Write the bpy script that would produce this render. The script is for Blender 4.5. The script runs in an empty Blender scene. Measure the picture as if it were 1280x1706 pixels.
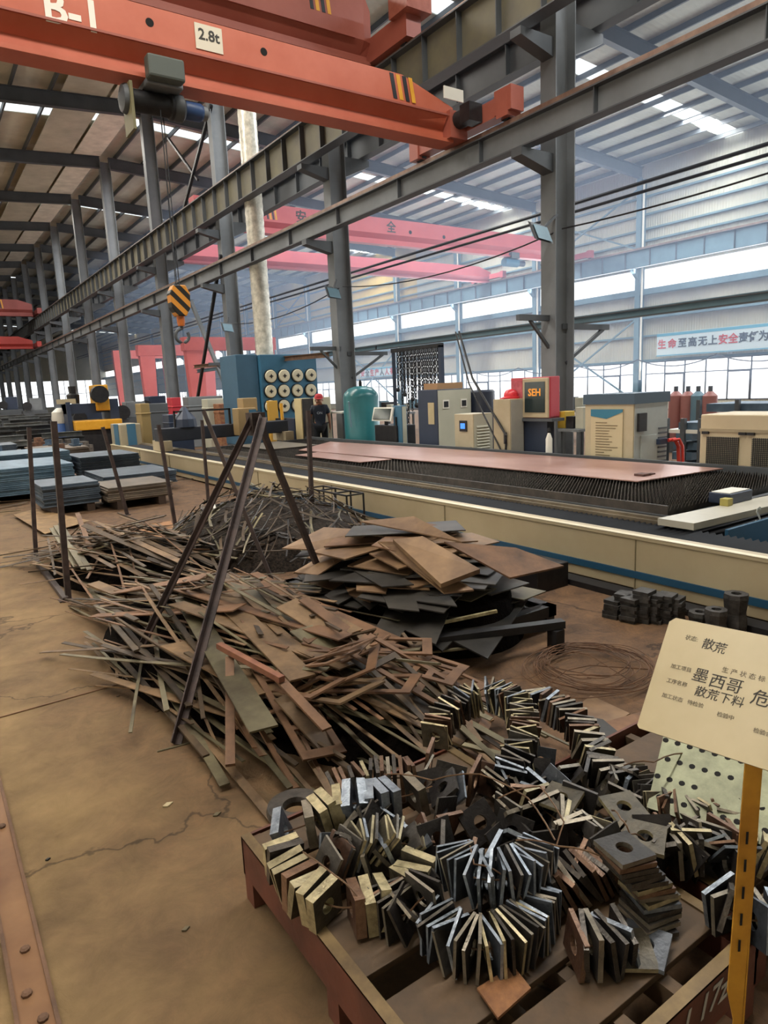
EXPOSURE = 0.42; HAZE = True; HDENS = .009; WORLDS = 1.6; SKYW = 2300; WINW = 1800; LEFTW = 900
import bpy, bmesh, math, random
from mathutils import Vector, Matrix, Euler
sc = bpy.context.scene
col = sc.collection
R_ = random.Random(7)

# ------------------------------------------------------------------ camera
FPX, CX, CY, EYE = 1131.0, 640.0, 853.0, 1.8
_y = Vector((-150 - CX, -(682 - CY), -FPX)).normalized()
_x = Vector((2320 - CX, -(570 - CY), -FPX)).normalized()
_x = (_x - _y * _x.dot(_y)).normalized()
_z = _x.cross(_y)
ROT = Matrix((_x, _y, _z))                     # camera axes -> world axes
cam_d = bpy.data.cameras.new('camera'); cam = bpy.data.objects.new('camera', cam_d); col.objects.link(cam)
cam_d.sensor_fit = 'VERTICAL'; cam_d.sensor_height = 36.0; cam_d.lens = FPX / 1706 * 36
cam_d.clip_start = 0.05; cam_d.clip_end = 600
m4 = ROT.to_4x4(); m4.translation = Vector((0, 0, EYE)); cam.matrix_world = m4
sc.camera = cam

# ------------------------------------------------------------------ world, light, exposure
sc.view_settings.view_transform = 'Standard'; sc.view_settings.look = 'None'
sc.view_settings.gamma = 1.0; sc.view_settings.exposure = EXPOSURE if 'EXPOSURE' in globals() else 0.15
try: sc.view_settings.use_curve_mapping = False
except Exception: pass
w = bpy.data.worlds.new('sky'); sc.world = w; w.use_nodes = True
nt = w.node_tree; nt.nodes.clear()
wo = nt.nodes.new('ShaderNodeOutputWorld'); bg = nt.nodes.new('ShaderNodeBackground')
tc = nt.nodes.new('ShaderNodeTexCoord'); sx = nt.nodes.new('ShaderNodeSeparateXYZ'); cr = nt.nodes.new('ShaderNodeValToRGB')
nt.links.new(tc.outputs['Generated'], sx.inputs[0]); nt.links.new(sx.outputs['Z'], cr.inputs[0])
cr.color_ramp.elements[0].position = 0.0; cr.color_ramp.elements[0].color = (0.90, 0.93, 0.97, 1)
cr.color_ramp.elements[1].position = 0.7; cr.color_ramp.elements[1].color = (0.78, 0.87, 1.0, 1)
nt.links.new(cr.outputs[0], bg.inputs[0]); bg.inputs[1].default_value = WORLDS
nt.links.new(bg.outputs[0], wo.inputs[0])
sc.cycles.max_bounces = 6; sc.cycles.diffuse_bounces = 3; sc.cycles.glossy_bounces = 2
sc.cycles.transmission_bounces = 4; sc.cycles.volume_bounces = 0; sc.cycles.transparent_max_bounces = 10
sc.cycles.use_denoising = True

def area(name, loc, size, power, color, rot):
    l = bpy.data.lights.new(name, 'AREA'); l.shape = 'RECTANGLE'; l.size, l.size_y = size; l.energy = power; l.color = color
    o = bpy.data.objects.new(name, l); o.location = loc; o.rotation_euler = rot; col.objects.link(o); return o
# daylight through the fibreglass strips of the roof and the window bands of the right wall
for i, s_ in enumerate((3.9, 18.95, 34.0, 49.05)):
    area('daylight_skylight_near', (-2.5, s_, 13.4), (22, .85), SKYW, (1.0, .94, .85), (0, 0, 0))
    area('daylight_skylight_window_bay', (22, s_, 13.0), (22, .85), SKYW, (.93, .97, 1.0), (0, 0, 0))
area('daylight_window_band', (33.0, 30, 7.0), (1.0, 66), WINW, (.88, .94, 1.0), (0, math.radians(100), 0))
area('daylight_low_windows', (33.2, 30, 1.6), (1.9, 66), WINW, (.88, .94, 1.0), (0, math.radians(105), 0))
area('added_left_fill', (-13.5, 22, 3.0), (4.0, 56), LEFTW, (1.0, .93, .82), (0, math.radians(-105), 0))  # unseen fill lamp added to lift the near roof and floor, no doors there

# ------------------------------------------------------------------ geometry helpers
def ray(px, py): return ROT @ Vector((px - CX, -(py - CY), -FPX))
def at(px, py, axis, val):
    """the point of the plane (axis = val) that is seen at this pixel of the photograph"""
    d = ray(px, py); o = Vector((0, 0, EYE)); return o + d * ((val - o[axis]) / d[axis])
def hx(c):
    c = c.lstrip('#'); v = [int(c[i:i+2], 16) / 255 for i in (0, 2, 4)]
    return tuple(x / 12.92 if x <= .04045 else ((x + .055) / 1.055) ** 2.4 for x in v)

class MB:
    def __init__(s): s.v, s.f = [], []
    def add(s, vs, fs):
        n = len(s.v); s.v += [Vector(v) for v in vs]; s.f += [tuple(i + n for i in f) for f in fs]; return s
    def box(s, x0, x1, y0, y1, z0, z1):
        return s.add([(x0,y0,z0),(x1,y0,z0),(x1,y1,z0),(x0,y1,z0),(x0,y0,z1),(x1,y0,z1),(x1,y1,z1),(x0,y1,z1)],
                     [(0,3,2,1),(4,5,6,7),(0,1,5,4),(1,2,6,5),(2,3,7,6),(3,0,4,7)])
    def prism(s, prof, ext):
        """closed polygon (3D points) pushed along a vector"""
        p = [Vector(a) for a in prof]; e = Vector(ext); n = len(p)
        fs = [tuple(range(n))[::-1], tuple(range(n, 2 * n))] + [(i, (i + 1) % n, n + (i + 1) % n, n + i) for i in range(n)]
        return s.add(p + [a + e for a in p], fs)
    def bar(s, a, b, w, h=None, up=(0, 0, 1)):
        """a square bar from a to b"""
        h = h or w; a, b = Vector(a), Vector(b); d = (b - a).normalized(); u = Vector(up)
        if abs(d.dot(u)) > .98: u = Vector((1, 0, 0))
        r = d.cross(u).normalized(); u = r.cross(d)
        q = [a + r * (i * w / 2) + u * (j * h / 2) for i, j in ((-1,-1),(1,-1),(1,1),(-1,1))]
        return s.prism(q, b - a)
    def ibeam(s, a, b, h, w, tf=.02, tw=.012, up=(0, 0, 1)):
        """I profile with its web along up"""
        a, b = Vector(a), Vector(b); d = (b - a).normalized(); u = Vector(up); r = d.cross(u).normalized(); u = r.cross(d)
        pr = [(-w/2,-h/2),(w/2,-h/2),(w/2,-h/2+tf),(tw/2,-h/2+tf),(tw/2,h/2-tf),(w/2,h/2-tf),(w/2,h/2),(-w/2,h/2),(-w/2,h/2-tf),(-tw/2,h/2-tf),(-tw/2,-h/2+tf),(-w/2,-h/2+tf)]
        return s.prism([a + r * i + u * j for i, j in pr], b - a)
    def angle(s, a, b, w, t=.008, up=(0, 0, 1)):
        a, b = Vector(a), Vector(b); d = (b - a).normalized(); u = Vector(up)
        if abs(d.dot(u)) > .98: u = Vector((1, 0, 0))
        r = d.cross(u).normalized(); u = r.cross(d)
        pr = [(0,0),(w,0),(w,t),(t,t),(t,w),(0,w)]
        return s.prism([a + r * i + u * j for i, j in pr], b - a)
    def tube(s, pts, r, n=8, cap=True):
        pts = [Vector(p) for p in pts]; rs = r if isinstance(r, (list, tuple)) else [r] * len(pts)
        base = len(s.v); ref = None
        for i, p in enumerate(pts):
            d = (pts[min(i + 1, len(pts) - 1)] - pts[max(i - 1, 0)]).normalized()
            if ref is None: ref = Vector((0, 0, 1)) if abs(d.z) < .9 else Vector((1, 0, 0))
            a = d.cross(ref).normalized(); b = d.cross(a); ref = b if False else ref
            if abs(d.dot(ref)) > .95: ref = Vector((1, 0, 0)) if abs(d.x) < .9 else Vector((0, 1, 0))
            for k in range(n):
                t = 2 * math.pi * k / n; s.v.append(p + (a * math.cos(t) + b * math.sin(t)) * rs[i])
        for i in range(len(pts) - 1):
            for k in range(n):
                q = base + i * n; s.f.append((q + k, q + (k + 1) % n, q + n + (k + 1) % n, q + n + k))
        if cap:
            s.f.append(tuple(range(base, base + n))[::-1]); q = base + (len(pts) - 1) * n; s.f.append(tuple(range(q, q + n)))
        return s
    def lathe(s, c, prof, n=24, axis=2, cap=True):
        """profile [(radius, height)] turned about an axis through c"""
        c = Vector(c); base = len(s.v)
        for r, h in prof:
            for k in range(n):
                t = 2 * math.pi * k / n; a, b = r * math.cos(t), r * math.sin(t)
                s.v.append(c + (Vector((a, b, h)) if axis == 2 else Vector((h, a, b)) if axis == 0 else Vector((b, h, a))))
        for i in range(len(prof) - 1):
            for k in range(n):
                q = base + i * n; s.f.append((q + k, q + (k + 1) % n, q + n + (k + 1) % n, q + n + k))
        if cap:
            s.f.append(tuple(range(base, base + n))[::-1]); q = base + (len(prof) - 1) * n; s.f.append(tuple(range(q, q + n)))
        return s
    def mesh(s, name, smooth=False, inv=None):
        me = bpy.data.meshes.new(name)
        me.from_pydata([tuple((inv @ v) if inv else v) for v in s.v], [], s.f); me.validate()
        bm = bmesh.new(); bm.from_mesh(me); bmesh.ops.recalc_face_normals(bm, faces=bm.faces); bm.to_mesh(me); bm.free()
        if smooth:
            me.shade_smooth()
            try: me.set_sharp_from_angle(angle=math.radians(40))
            except Exception: pass
        return me

def tag(o, label=None, cat=None, group=None, kind=None):
    for k, v in (('label', label), ('category', cat), ('group', group), ('kind', kind)):
        if v: o[k] = v
    return o
def thing(name, label, cat, loc=(0, 0, 0), rz=0.0, group=None):
    o = bpy.data.objects.new(name, None); col.objects.link(o); o.empty_display_size = .1
    o.location = loc; o.rotation_euler = (0, 0, rz); o['_m'] = 1; del o['_m']
    return tag(o, label, cat, group)
def wmat(o):
    m = Matrix.LocRotScale(o.location, o.rotation_euler, o.scale)
    return wmat(o.parent) @ m if o.parent else m
def part(name, mb, mat, parent=None, smooth=False, label=None, bevel=0):
    """one mesh object; its points are given in world coordinates and kept in those of its parent"""
    inv = wmat(parent).inverted() if parent else None
    o = bpy.data.objects.new(name, mb.mesh(name, smooth, inv)); col.objects.link(o)
    if parent: o.parent = parent
    if mat: o.data.materials.append(mat)
    if bevel:
        b = o.modifiers.new('bevel', 'BEVEL'); b.width = bevel; b.segments = 2; b.limit_method = 'ANGLE'
    if label: o['label'] = label
    return o
def solo(name, mb, mat, label, cat, group=None, smooth=False, bevel=0, kind=None):
    return tag(part(name, mb, mat, None, smooth, None, bevel), label, cat, group, kind)
def struct(name, mb, mat, smooth=False):
    return tag(part(name, mb, mat, None, smooth), kind='structure')
def dup(o, label=None, group=None, loc=None, rot=None, parent=None):
    c = o.copy(); col.objects.link(c)
    if parent: c.parent = parent
    if label: c['label'] = label
    if group: c['group'] = group
    if loc is not None: c.location = loc
    if rot is not None: c.rotation_euler = rot
    for ch in list(o.children): dup(ch, parent=c)
    return c
CJK = {}
def text(s, size, mat, parent, pos, right, up, name='lettering', depth=.002, align='CENTER', bold=0.0, shear=0.0):
    """lettering standing on a surface: a mesh part of its parent"""
    cu = bpy.data.curves.new(name, 'FONT'); cu.body = s; cu.size = size; cu.extrude = depth; cu.align_x = align; cu.align_y = 'CENTER'
    cu.offset = bold; cu.shear = shear; cu.resolution_u = 2
    t = bpy.data.objects.new(name, cu); col.objects.link(t); bpy.context.view_layer.update()
    me = bpy.data.meshes.new_from_object(t.evaluated_get(bpy.context.evaluated_depsgraph_get())); bpy.data.objects.remove(t)
    me.name = name
    r = Vector(right).normalized(); u = Vector(up).normalized(); n = r.cross(u)
    m = Matrix((r, u, n)).transposed().to_4x4(); m.translation = Vector(pos)
    if parent: m = wmat(parent).inverted() @ m
    me.transform(m); me.materials.clear(); me.materials.append(mat)
    o = bpy.data.objects.new(name, me); col.objects.link(o)
    if parent: o.parent = parent
    return o

# ------------------------------------------------------------------ materials
def M(name, c1, c2=None, rough=.6, metal=0.0, scale=3.0, bump=0.0, rnd=0.0, c3=None, spec=.5, bscale=None, stretch=(1, 1, 1), lo=.35, hi=.65, coord='pos'):
    m = bpy.data.materials.new(name); m.use_nodes = True; n = m.node_tree; b = n.nodes['Principled BSDF']
    b.inputs['Roughness'].default_value = rough; b.inputs['Metallic'].default_value = metal
    b.inputs['Specular IOR Level'].default_value = spec
    c1 = hx(c1) if isinstance(c1, str) else c1; c2 = hx(c2) if isinstance(c2, str) else c2; c3 = hx(c3) if isinstance(c3, str) else c3
    if not c2 and not bump and not rnd:
        b.inputs['Base Color'].default_value = (*c1, 1); return m
    if coord == 'pos': g = n.nodes.new('ShaderNodeNewGeometry').outputs['Position']
    else: g = n.nodes.new('ShaderNodeTexCoord').outputs['Object']
    mp = n.nodes.new('ShaderNodeMapping'); mp.inputs['Scale'].default_value = stretch; n.links.new(g, mp.inputs[0])
    nz = n.nodes.new('ShaderNodeTexNoise'); nz.inputs['Scale'].default_value = scale; nz.inputs['Detail'].default_value = 5; nz.inputs['Roughness'].default_value = .65
    n.links.new(mp.outputs[0], nz.inputs[0])
    cr = n.nodes.new('ShaderNodeValToRGB'); e = cr.color_ramp.elements
    e[0].position = lo; e[0].color = (*c1, 1); e[1].position = hi; e[1].color = (*(c2 or c1), 1)
    if c3: k = e.new(min(.95, hi + .12)); k.color = (*c3, 1)
    n.links.new(nz.outputs[0], cr.inputs[0]); out = cr.outputs[0]
    if rnd:
        oi = n.nodes.new('ShaderNodeObjectInfo'); mr = n.nodes.new('ShaderNodeMapRange')
        mr.inputs[3].default_value = 1 - rnd; mr.inputs[4].default_value = 1 + rnd; n.links.new(oi.outputs['Random'], mr.inputs[0])
        hs = n.nodes.new('ShaderNodeHueSaturation'); n.links.new(mr.outputs[0], hs.inputs['Value']); n.links.new(out, hs.inputs['Color'])
        out = hs.outputs[0]
    n.links.new(out, b.inputs['Base Color'])
    if bump:
        n2 = n.nodes.new('ShaderNodeTexNoise'); n2.inputs['Scale'].default_value = bscale or scale * 6; n2.inputs['Detail'].default_value = 4
        n.links.new(mp.outputs[0], n2.inputs[0])
        bp = n.nodes.new('ShaderNodeBump'); bp.inputs['Strength'].default_value = bump; bp.inputs['Distance'].default_value = .01
        n.links.new(n2.outputs[0], bp.inputs['Height']); n.links.new(bp.outputs[0], b.inputs['Normal'])
    return m
def emis(name, c, s):
    m = bpy.data.materials.new(name); m.use_nodes = True; n = m.node_tree; b = n.nodes['Principled BSDF']
    b.inputs['Base Color'].default_value = (*hx(c), 1); b.inputs['Emission Color'].default_value = (*hx(c), 1); b.inputs['Emission Strength'].default_value = s
    return m
def wavebump(m, direction, scale, strength, dist=.03):
    """ribs of a profiled sheet"""
    n = m.node_tree; b = n.nodes['Principled BSDF']; g = n.nodes.new('ShaderNodeNewGeometry'); wv = n.nodes.new('ShaderNodeTexWave')
    wv.bands_direction = direction; wv.inputs['Scale'].default_value = scale; wv.wave_profile = 'SIN'
    n.links.new(g.outputs['Position'], wv.inputs[0]); bp = n.nodes.new('ShaderNodeBump'); bp.inputs['Strength'].default_value = strength; bp.inputs['Distance'].default_value = dist
    n.links.new(wv.outputs['Fac'], bp.inputs['Height']); n.links.new(bp.outputs[0], b.inputs['Normal']); return m

# concrete floor: dusty tan slab with rust-brown dirt, fine cracks
def floor_mat():
    m = M('dusty_concrete', '#65523b', '#98805a', rough=.82, scale=.9, spec=.3, lo=.36, hi=.62)
    n = m.node_tree; b = n.nodes['Principled BSDF']; cr = b.inputs['Base Color'].links[0].from_socket
    g = n.nodes.new('ShaderNodeNewGeometry').outputs['Position']
    nz = n.nodes.new('ShaderNodeTexNoise'); nz.inputs['Scale'].default_value = 5; nz.inputs['Detail'].default_value = 12; nz.inputs['Roughness'].default_value = .82; nz.inputs['Distortion'].default_value = .6; n.links.new(g, nz.inputs[0])
    r2 = n.nodes.new('ShaderNodeValToRGB'); r2.color_ramp.elements[0].position = .3; r2.color_ramp.elements[0].color = (.50, .45, .38, 1); r2.color_ramp.elements[1].position = .7; r2.color_ramp.elements[1].color = (1.12, 1.1, 1.06, 1)
    n.links.new(nz.outputs[0], r2.inputs[0])
    mx = n.nodes.new('ShaderNodeMix'); mx.data_type = 'RGBA'; mx.blend_type = 'MULTIPLY'; mx.inputs[0].default_value = .8
    n.links.new(cr, mx.inputs[6]); n.links.new(r2.outputs[0], mx.inputs[7])
    # rusty mill dust, thickest where the scrap is handled (X above about 1.5 m)
    sx = n.nodes.new('ShaderNodeSeparateXYZ'); n.links.new(g, sx.inputs[0])
    ad = n.nodes.new('ShaderNodeMath'); ad.operation = 'MULTIPLY_ADD'; n.links.new(nz.outputs[0], ad.inputs[0]); ad.inputs[1].default_value = 2.6; n.links.new(sx.outputs[0], ad.inputs[2])
    mr = n.nodes.new('ShaderNodeMapRange'); mr.inputs[1].default_value = 1.3; mr.inputs[2].default_value = 3.0; n.links.new(ad.outputs[0], mr.inputs[0])
    m3 = n.nodes.new('ShaderNodeMix'); m3.data_type = 'RGBA'; n.links.new(mr.outputs[0], m3.inputs[0]); n.links.new(mx.outputs[2], m3.inputs[6])
    r3 = n.nodes.new('ShaderNodeValToRGB'); r3.color_ramp.elements[0].color = (*hx('#45352a'), 1); r3.color_ramp.elements[1].color = (*hx('#74573c'), 1); r3.color_ramp.elements[0].position = .35; r3.color_ramp.elements[1].position = .65
    n.links.new(nz.outputs[0], r3.inputs[0]); n.links.new(r3.outputs[0], m3.inputs[7])
    # cracks
    wn = n.nodes.new('ShaderNodeTexNoise'); wn.inputs['Scale'].default_value = 2.5; wn.inputs['Detail'].default_value = 5; n.links.new(g, wn.inputs[0])
    vm = n.nodes.new('ShaderNodeVectorMath'); vm.operation = 'MULTIPLY_ADD'; n.links.new(wn.outputs['Color'], vm.inputs[0]); vm.inputs[1].default_value = (.9, .9, 0); n.links.new(g, vm.inputs[2])
    vo = n.nodes.new('ShaderNodeTexVoronoi'); vo.feature = 'DISTANCE_TO_EDGE'; vo.inputs['Scale'].default_value = .55; n.links.new(vm.outputs[0], vo.inputs[0])
    ck = n.nodes.new('ShaderNodeMapRange'); ck.inputs[1].default_value = .002; ck.inputs[2].default_value = .008; ck.inputs[3].default_value = .45; ck.inputs[4].default_value = 1; n.links.new(vo.outputs[0], ck.inputs[0])
    m4_ = n.nodes.new('ShaderNodeMix'); m4_.data_type = 'RGBA'; m4_.blend_type = 'MULTIPLY'; m4_.inputs[0].default_value = 1
    n.links.new(m3.outputs[2], m4_.inputs[6]); n.links.new(ck.outputs[0], m4_.inputs[7]); n.links.new(m4_.outputs[2], b.inputs['Base Color'])
    bp = n.nodes.new('ShaderNodeBump'); bp.inputs['Strength'].default_value = .5; bp.inputs['Distance'].default_value = .02; n.links.new(nz.outputs[0], bp.inputs['Height']); n.links.new(bp.outputs[0], b.inputs['Normal'])
    return m
F_MAT = floor_mat()
GREY = M('grey_paint_steel', '#5f6366', '#707477', rough=.55, scale=.8)
GREYD = M('dark_grey_steel', '#3e4246', '#4c5054', rough=.55, scale=.8)
BEIGEW = M('dusty_web_paint', '#57544a', '#68634f', rough=.65, scale=1.2)
TEAL = M('blue_grey_paint', '#54707d', '#62808e', rough=.55, scale=1)
RUST = M('rusty_steel', '#4e3828', '#6d4f39', rough=.75, scale=6, bump=.2)
RAIL = M('worn_rail_steel', '#6b5448', '#8a7264', rough=.45, metal=.5, scale=4)
CEIL = wavebump(M('roof_sheet', '#a9aca2', '#c3c4b8', rough=.7, scale=.5), 'Y', 1.6, .35)
CEILL = M('roof_insulation', '#a39d8d', '#bdb7a5', rough=.75, scale=.6, bump=.3, bscale=2)
FOIL = M('wrinkled_foil', '#c9c2b2', '#e8e0d0', rough=.5, scale=1.5, bump=1.0, bscale=3)
WALLS = wavebump(M('wall_sheet', '#a8a89c', '#bbb7a6', rough=.6, scale=.3), 'Y', 2.2, .5)
WALLY = wavebump(M('wall_sheet_yellow', '#bb9c55', '#cdae62', rough=.6, scale=.3), 'Y', 2.2, .5)
ORANGE = M('orange_crane_paint', '#ad563c', '#b8634a', rough=.5, scale=.9)
ORANGED = M('faded_red_crane_paint', '#8f4a3b', '#9a5546', rough=.5, scale=.9)
PINK = M('red_crane_paint', '#b0474b', '#ba5355', rough=.5, scale=.9)
BLACK = M('black_paint', '#15161a', rough=.5)
BLACKM = M('dark_oily_steel', '#1c1c20', '#2b2a2b', rough=.5, metal=.3, scale=8)
YELLOW = M('yellow_paint', '#c98f1c', '#d9a02c', rough=.5, scale=2)
WHITE = M('white_paint', '#d8d6cc', rough=.5)
CREAM = M('cream_paint', '#a89a7c', '#b3a688', rough=.45, scale=1)
CREAMB = M('beige_machine_paint', '#b5a587', '#bfb092', rough=.5, scale=1.5)
BLUEST = M('blue_stripe_paint', '#1c4a66', rough=.5)
NAVY = M('navy_paint', '#252f42', '#2c374c', rough=.45, scale=1)
BLUE = M('blue_paint', '#35607a', '#3f6d88', rough=.5, scale=1)
TANK = M('teal_tank_paint', '#2b6a70', '#347a80', rough=.28, scale=1)
PLATE = M('pinkish_mill_plate', '#9a7468', '#b39087', rough=.35, metal=.35, scale=1.3, stretch=(1, .4, 1))
SILVER = M('silver_duct_foil', '#a19d90', '#d2cdbe', rough=.35, metal=.35, scale=6, bump=.6, bscale=20)
STRIP = M('rusty_strip_steel', '#4b3a29', '#84694a', rough=.6, metal=.25, scale=3.5, rnd=.28, bump=.15)
STRIPD = M('dark_strip_steel', '#30271f', '#54432f', rough=.6, metal=.3, scale=4, rnd=.35)
STRIPR = M('red_brown_strip_steel', '#4f3827', '#7c5a3e', rough=.65, metal=.2, scale=3.5, rnd=.25)
STRIPG = M('grey_strip_steel', '#4d4534', '#787056', rough=.5, metal=.45, scale=3.5, rnd=.3)
SHEET = M('brown_sheet_steel', '#5b4431', '#866a4b', rough=.55, metal=.25, scale=2.2, rnd=.22, bump=.15)
SHEETD = M('dark_sheet_steel', '#2b2927', '#44403a', rough=.5, metal=.35, scale=3, rnd=.3)
def sqm(nm, f1, f2, e1, e2, em=.5):
    return (M(nm + '_mill_face', f1, f2, rough=.45, metal=.35, scale=14, rnd=.3, bump=.2), M(nm + '_cut_edge', e1, e2, rough=.38, metal=em, scale=22, rnd=.25, bump=.25))
SQP = sqm('grey_plate', '#2f2c29', '#48433d', '#6f685c', '#948b7a'); SQPB = sqm('bluish_plate', '#2e3136', '#464a50', '#666e77', '#a0a9b3', .6)
SQPY = sqm('yellowed_plate', '#38342b', '#544d3e', '#857b5e', '#bfb28c', .35); SQPK = sqm('dark_plate', '#1b191a', '#2f2b29', '#3b3733', '#5a544c'); SQPR = sqm('rust_plate', '#3f2b21', '#5d4232', '#5e4636', '#7d604a', .3)
BSTEEL = M('blue_steel_sheet', '#4d6577', '#6d8799', rough=.42, metal=.4, scale=3, rnd=.15)
PALLET = M('rust_painted_pallet', '#4c2a1f', '#66392a', rough=.6, scale=5, bump=.15)
PLANK = M('brown_pallet_deck', '#3d2f20', '#5a452e', rough=.7, scale=4, bump=.15)
PAPER = M('laminated_paper', '#ab9c78', '#b9aa86', rough=.35, scale=2.5)
INK = M('black_ink', '#2a261f', rough=.6); INKR = M('red_paint', '#b02a26', rough=.5)
OCHRE = M('ochre_post_paint', '#9a6a1c', '#bd8a2b', rough=.5, scale=6)
PERF = M('perforated_pale_plate', '#66684f', '#85886b', rough=.5, metal=.2, scale=9, bump=.2)
HOLE = M('hole_dark', '#0b0a09', rough=.9)
BLUESC = emis('blue_screen', '#3a78d8', 1.0); ORSC = emis('orange_screen_lettering', '#c9802a', .5)
SCREEN = M('dark_glass_screen', '#1d2a2c', rough=.1)
GLASS = bpy.data.materials.new('window_glass'); GLASS.use_nodes = True
_n = GLASS.node_tree; _n.nodes.remove(_n.nodes['Principled BSDF'])
_t = _n.nodes.new('ShaderNodeBsdfTransparent'); _g = _n.nodes.new('ShaderNodeBsdfGlossy'); _g.inputs['Roughness'].default_value = .05; _mx = _n.nodes.new('ShaderNodeMixShader'); _mx.inputs[0].default_value = .06
_n.links.new(_t.outputs[0], _mx.inputs[1]); _n.links.new(_g.outputs[0], _mx.inputs[2]); _n.links.new(_mx.outputs[0], _n.nodes['Material Output'].inputs[0])
SKYL = bpy.data.materials.new('fibreglass_skylight'); SKYL.use_nodes = True
_n = SKYL.node_tree; _n.nodes.remove(_n.nodes['Principled BSDF']); _t = _n.nodes.new('ShaderNodeBsdfTranslucent'); _t.inputs[0].default_value = (.95, .95, .88, 1)
_tt = _n.nodes.new('ShaderNodeBsdfTransparent'); _mx = _n.nodes.new('ShaderNodeMixShader'); _mx.inputs[0].default_value = .5
_n.links.new(_t.outputs[0], _mx.inputs[1]); _n.links.new(_tt.outputs[0], _mx.inputs[2]); _n.links.new(_mx.outputs[0], _n.nodes['Material Output'].inputs[0])
# ================================================================== the hall
L1, Y0, L2, SP, RX = 9.92, 8.69, 34.0, 7.5, 9.1
NF = 15
ORD = ['nearest', 'second', 'third', 'fourth', 'fifth', 'sixth', 'seventh', 'eighth', 'ninth', 'tenth', 'eleventh', 'twelfth', 'thirteenth', 'fourteenth', 'fifteenth', 'sixteenth', 'seventeenth', 'eighteenth']
FY = [Y0 + SP * k for k in range(-1, NF)]
zr = lambda x: 13.5 - .06 * abs(x - L1)
struct('floor', MB().box(-14.75, 40, -8.2, 160, -.2, 0), F_MAT)
SKY = [3.9 + 15.05 * i for i in range(9)]
# roof sheets with the skylight strips left open
ys = [-8.0]
for s in SKY: ys += [s - .45, s + .45]
ys.append(150)
roof_n, roof_f = MB(), MB()
for i in range(0, len(ys) - 1, 2):
    for mb, xa, xb in ((roof_n, -14.5, L1), (roof_f, L1, L2 + .3)):
        za, zb = zr(xa) + .78, zr(xb) + .78
        mb.prism([(xa, ys[i], za), (xb, ys[i], zb), (xb, ys[i], zb + .06), (xa, ys[i], za + .06)], (0, ys[i+1] - ys[i], 0))
struct('ceiling', roof_n, CEILL); struct('ceiling.001', roof_f, CEIL)
for i, s in enumerate(SKY):
    for xa, xb in ((-14.5, L1), (L1, L2 + .3)):
        mb = MB().prism([(xa, s-.45, zr(xa)+.80), (xb, s-.45, zr(xb)+.80), (xb, s-.45, zr(xb)+.81), (xa, s-.45, zr(xa)+.81)], (0, .9, 0))
        struct('window_%d' % (i * 2 + (xa > 0) + 1), mb, SKYL)
# foil backed insulation hung in two bands beside the column row (near bay)
for xa, xb, mt in ((6.6, 8.3, CEILL), (8.45, 9.7, FOIL)):
    mb = MB()
    for k in range(-1, NF - 1):
        y = Y0 + SP * k
        mb.prism([(xa, y+.3, zr(xa)+.5), (xb, y+.3, zr(xb)+.5), (xb, y+.3, zr(xb)+.53), (xa, y+.3, zr(xa)+.53)], (0, SP-.6, 0))
    struct('trim_%d' % (1 if mt is CEILL else 2), mb, mt)
# rafters
for i, y in enumerate(FY):
    for xa, xb, b in ((-14.5, L1 - .2, 'near bay'), (L1 + .2, L2 - .4, 'bay by the window wall')):
        mb = MB().ibeam((xa, y, zr(xa) + .28), (xb, y, zr(xb) + .28), .56, .24)
        solo('roof_rafter', mb, GREYD, 'dark grey steel rafter across the %s, %s from the camera' % (b, ORD[i]), 'rafter', 'rafters over the ' + b)
# purlins
pm = None
x = -13.6
while x < 33.8:
    if abs(x - L1) > .35:
        z = zr(x) + .67
        mb = MB().prism([(x-.035, -8, z-.1), (x+.035, -8, z-.1), (x+.035, -8, z-.085), (x-.02, -8, z-.085), (x-.02, -8, z+.085), (x+.035, -8, z+.085), (x+.035, -8, z+.1), (x-.035, -8, z+.1)], (0, 155, 0))
        g = 'purlins of the ' + ('near bay' if x < L1 else 'window bay')
        solo('roof_purlin', mb, GREYD, 'thin dark purlin running lengthwise under the roof of the ' + ('near bay' if x < L1 else 'bay by the window wall'), 'purlin', g)
    x += 1.42
# sag rods: short struts seen at the rafters
# columns of the middle row
def hcol(x, y, z0, z1, wx, wy, tf=.022):
    return MB().ibeam((x, y, z0), (x, y, z1), wx, wy, tf, .014, up=(1, 0, 0))
for i, y in enumerate(FY):
    t = thing('steel_column', ['grey steel column of the middle row, just outside the picture', 'broad grey steel column behind the red console, nearest in the middle row'][i] if i < 2 else 'grey steel column of the middle row, %s from the camera' % ORD[i-1], 'column', (L1, y, 0), 0, 'columns of the middle row')
    part('shaft', hcol(L1, y, 0.02, zr(L1) + .3, .5, .34), GREY, t)
    part('base_plate', MB().box(L1-.35, L1+.35, y-.25, y+.25, 0, .03), GREYD, t)
    c = MB()
    for z in (5.62, 7.42):       # brackets carrying the runway beams of the near bay
        c.prism([(L1-.25, y-.12, z), (RX-.2, y-.12, z), (RX-.2, y-.12, z-.12), (L1-.25, y-.12, z-.3)], (0, .24, 0))
    c.prism([(L1+.25, y-.12, 7.75), (10.95, y-.12, 7.75), (10.95, y-.12, 7.6), (L1+.25, y-.12, 7.25)], (0, .24, 0))
    part('bracket', c, GREYD, t)
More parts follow.
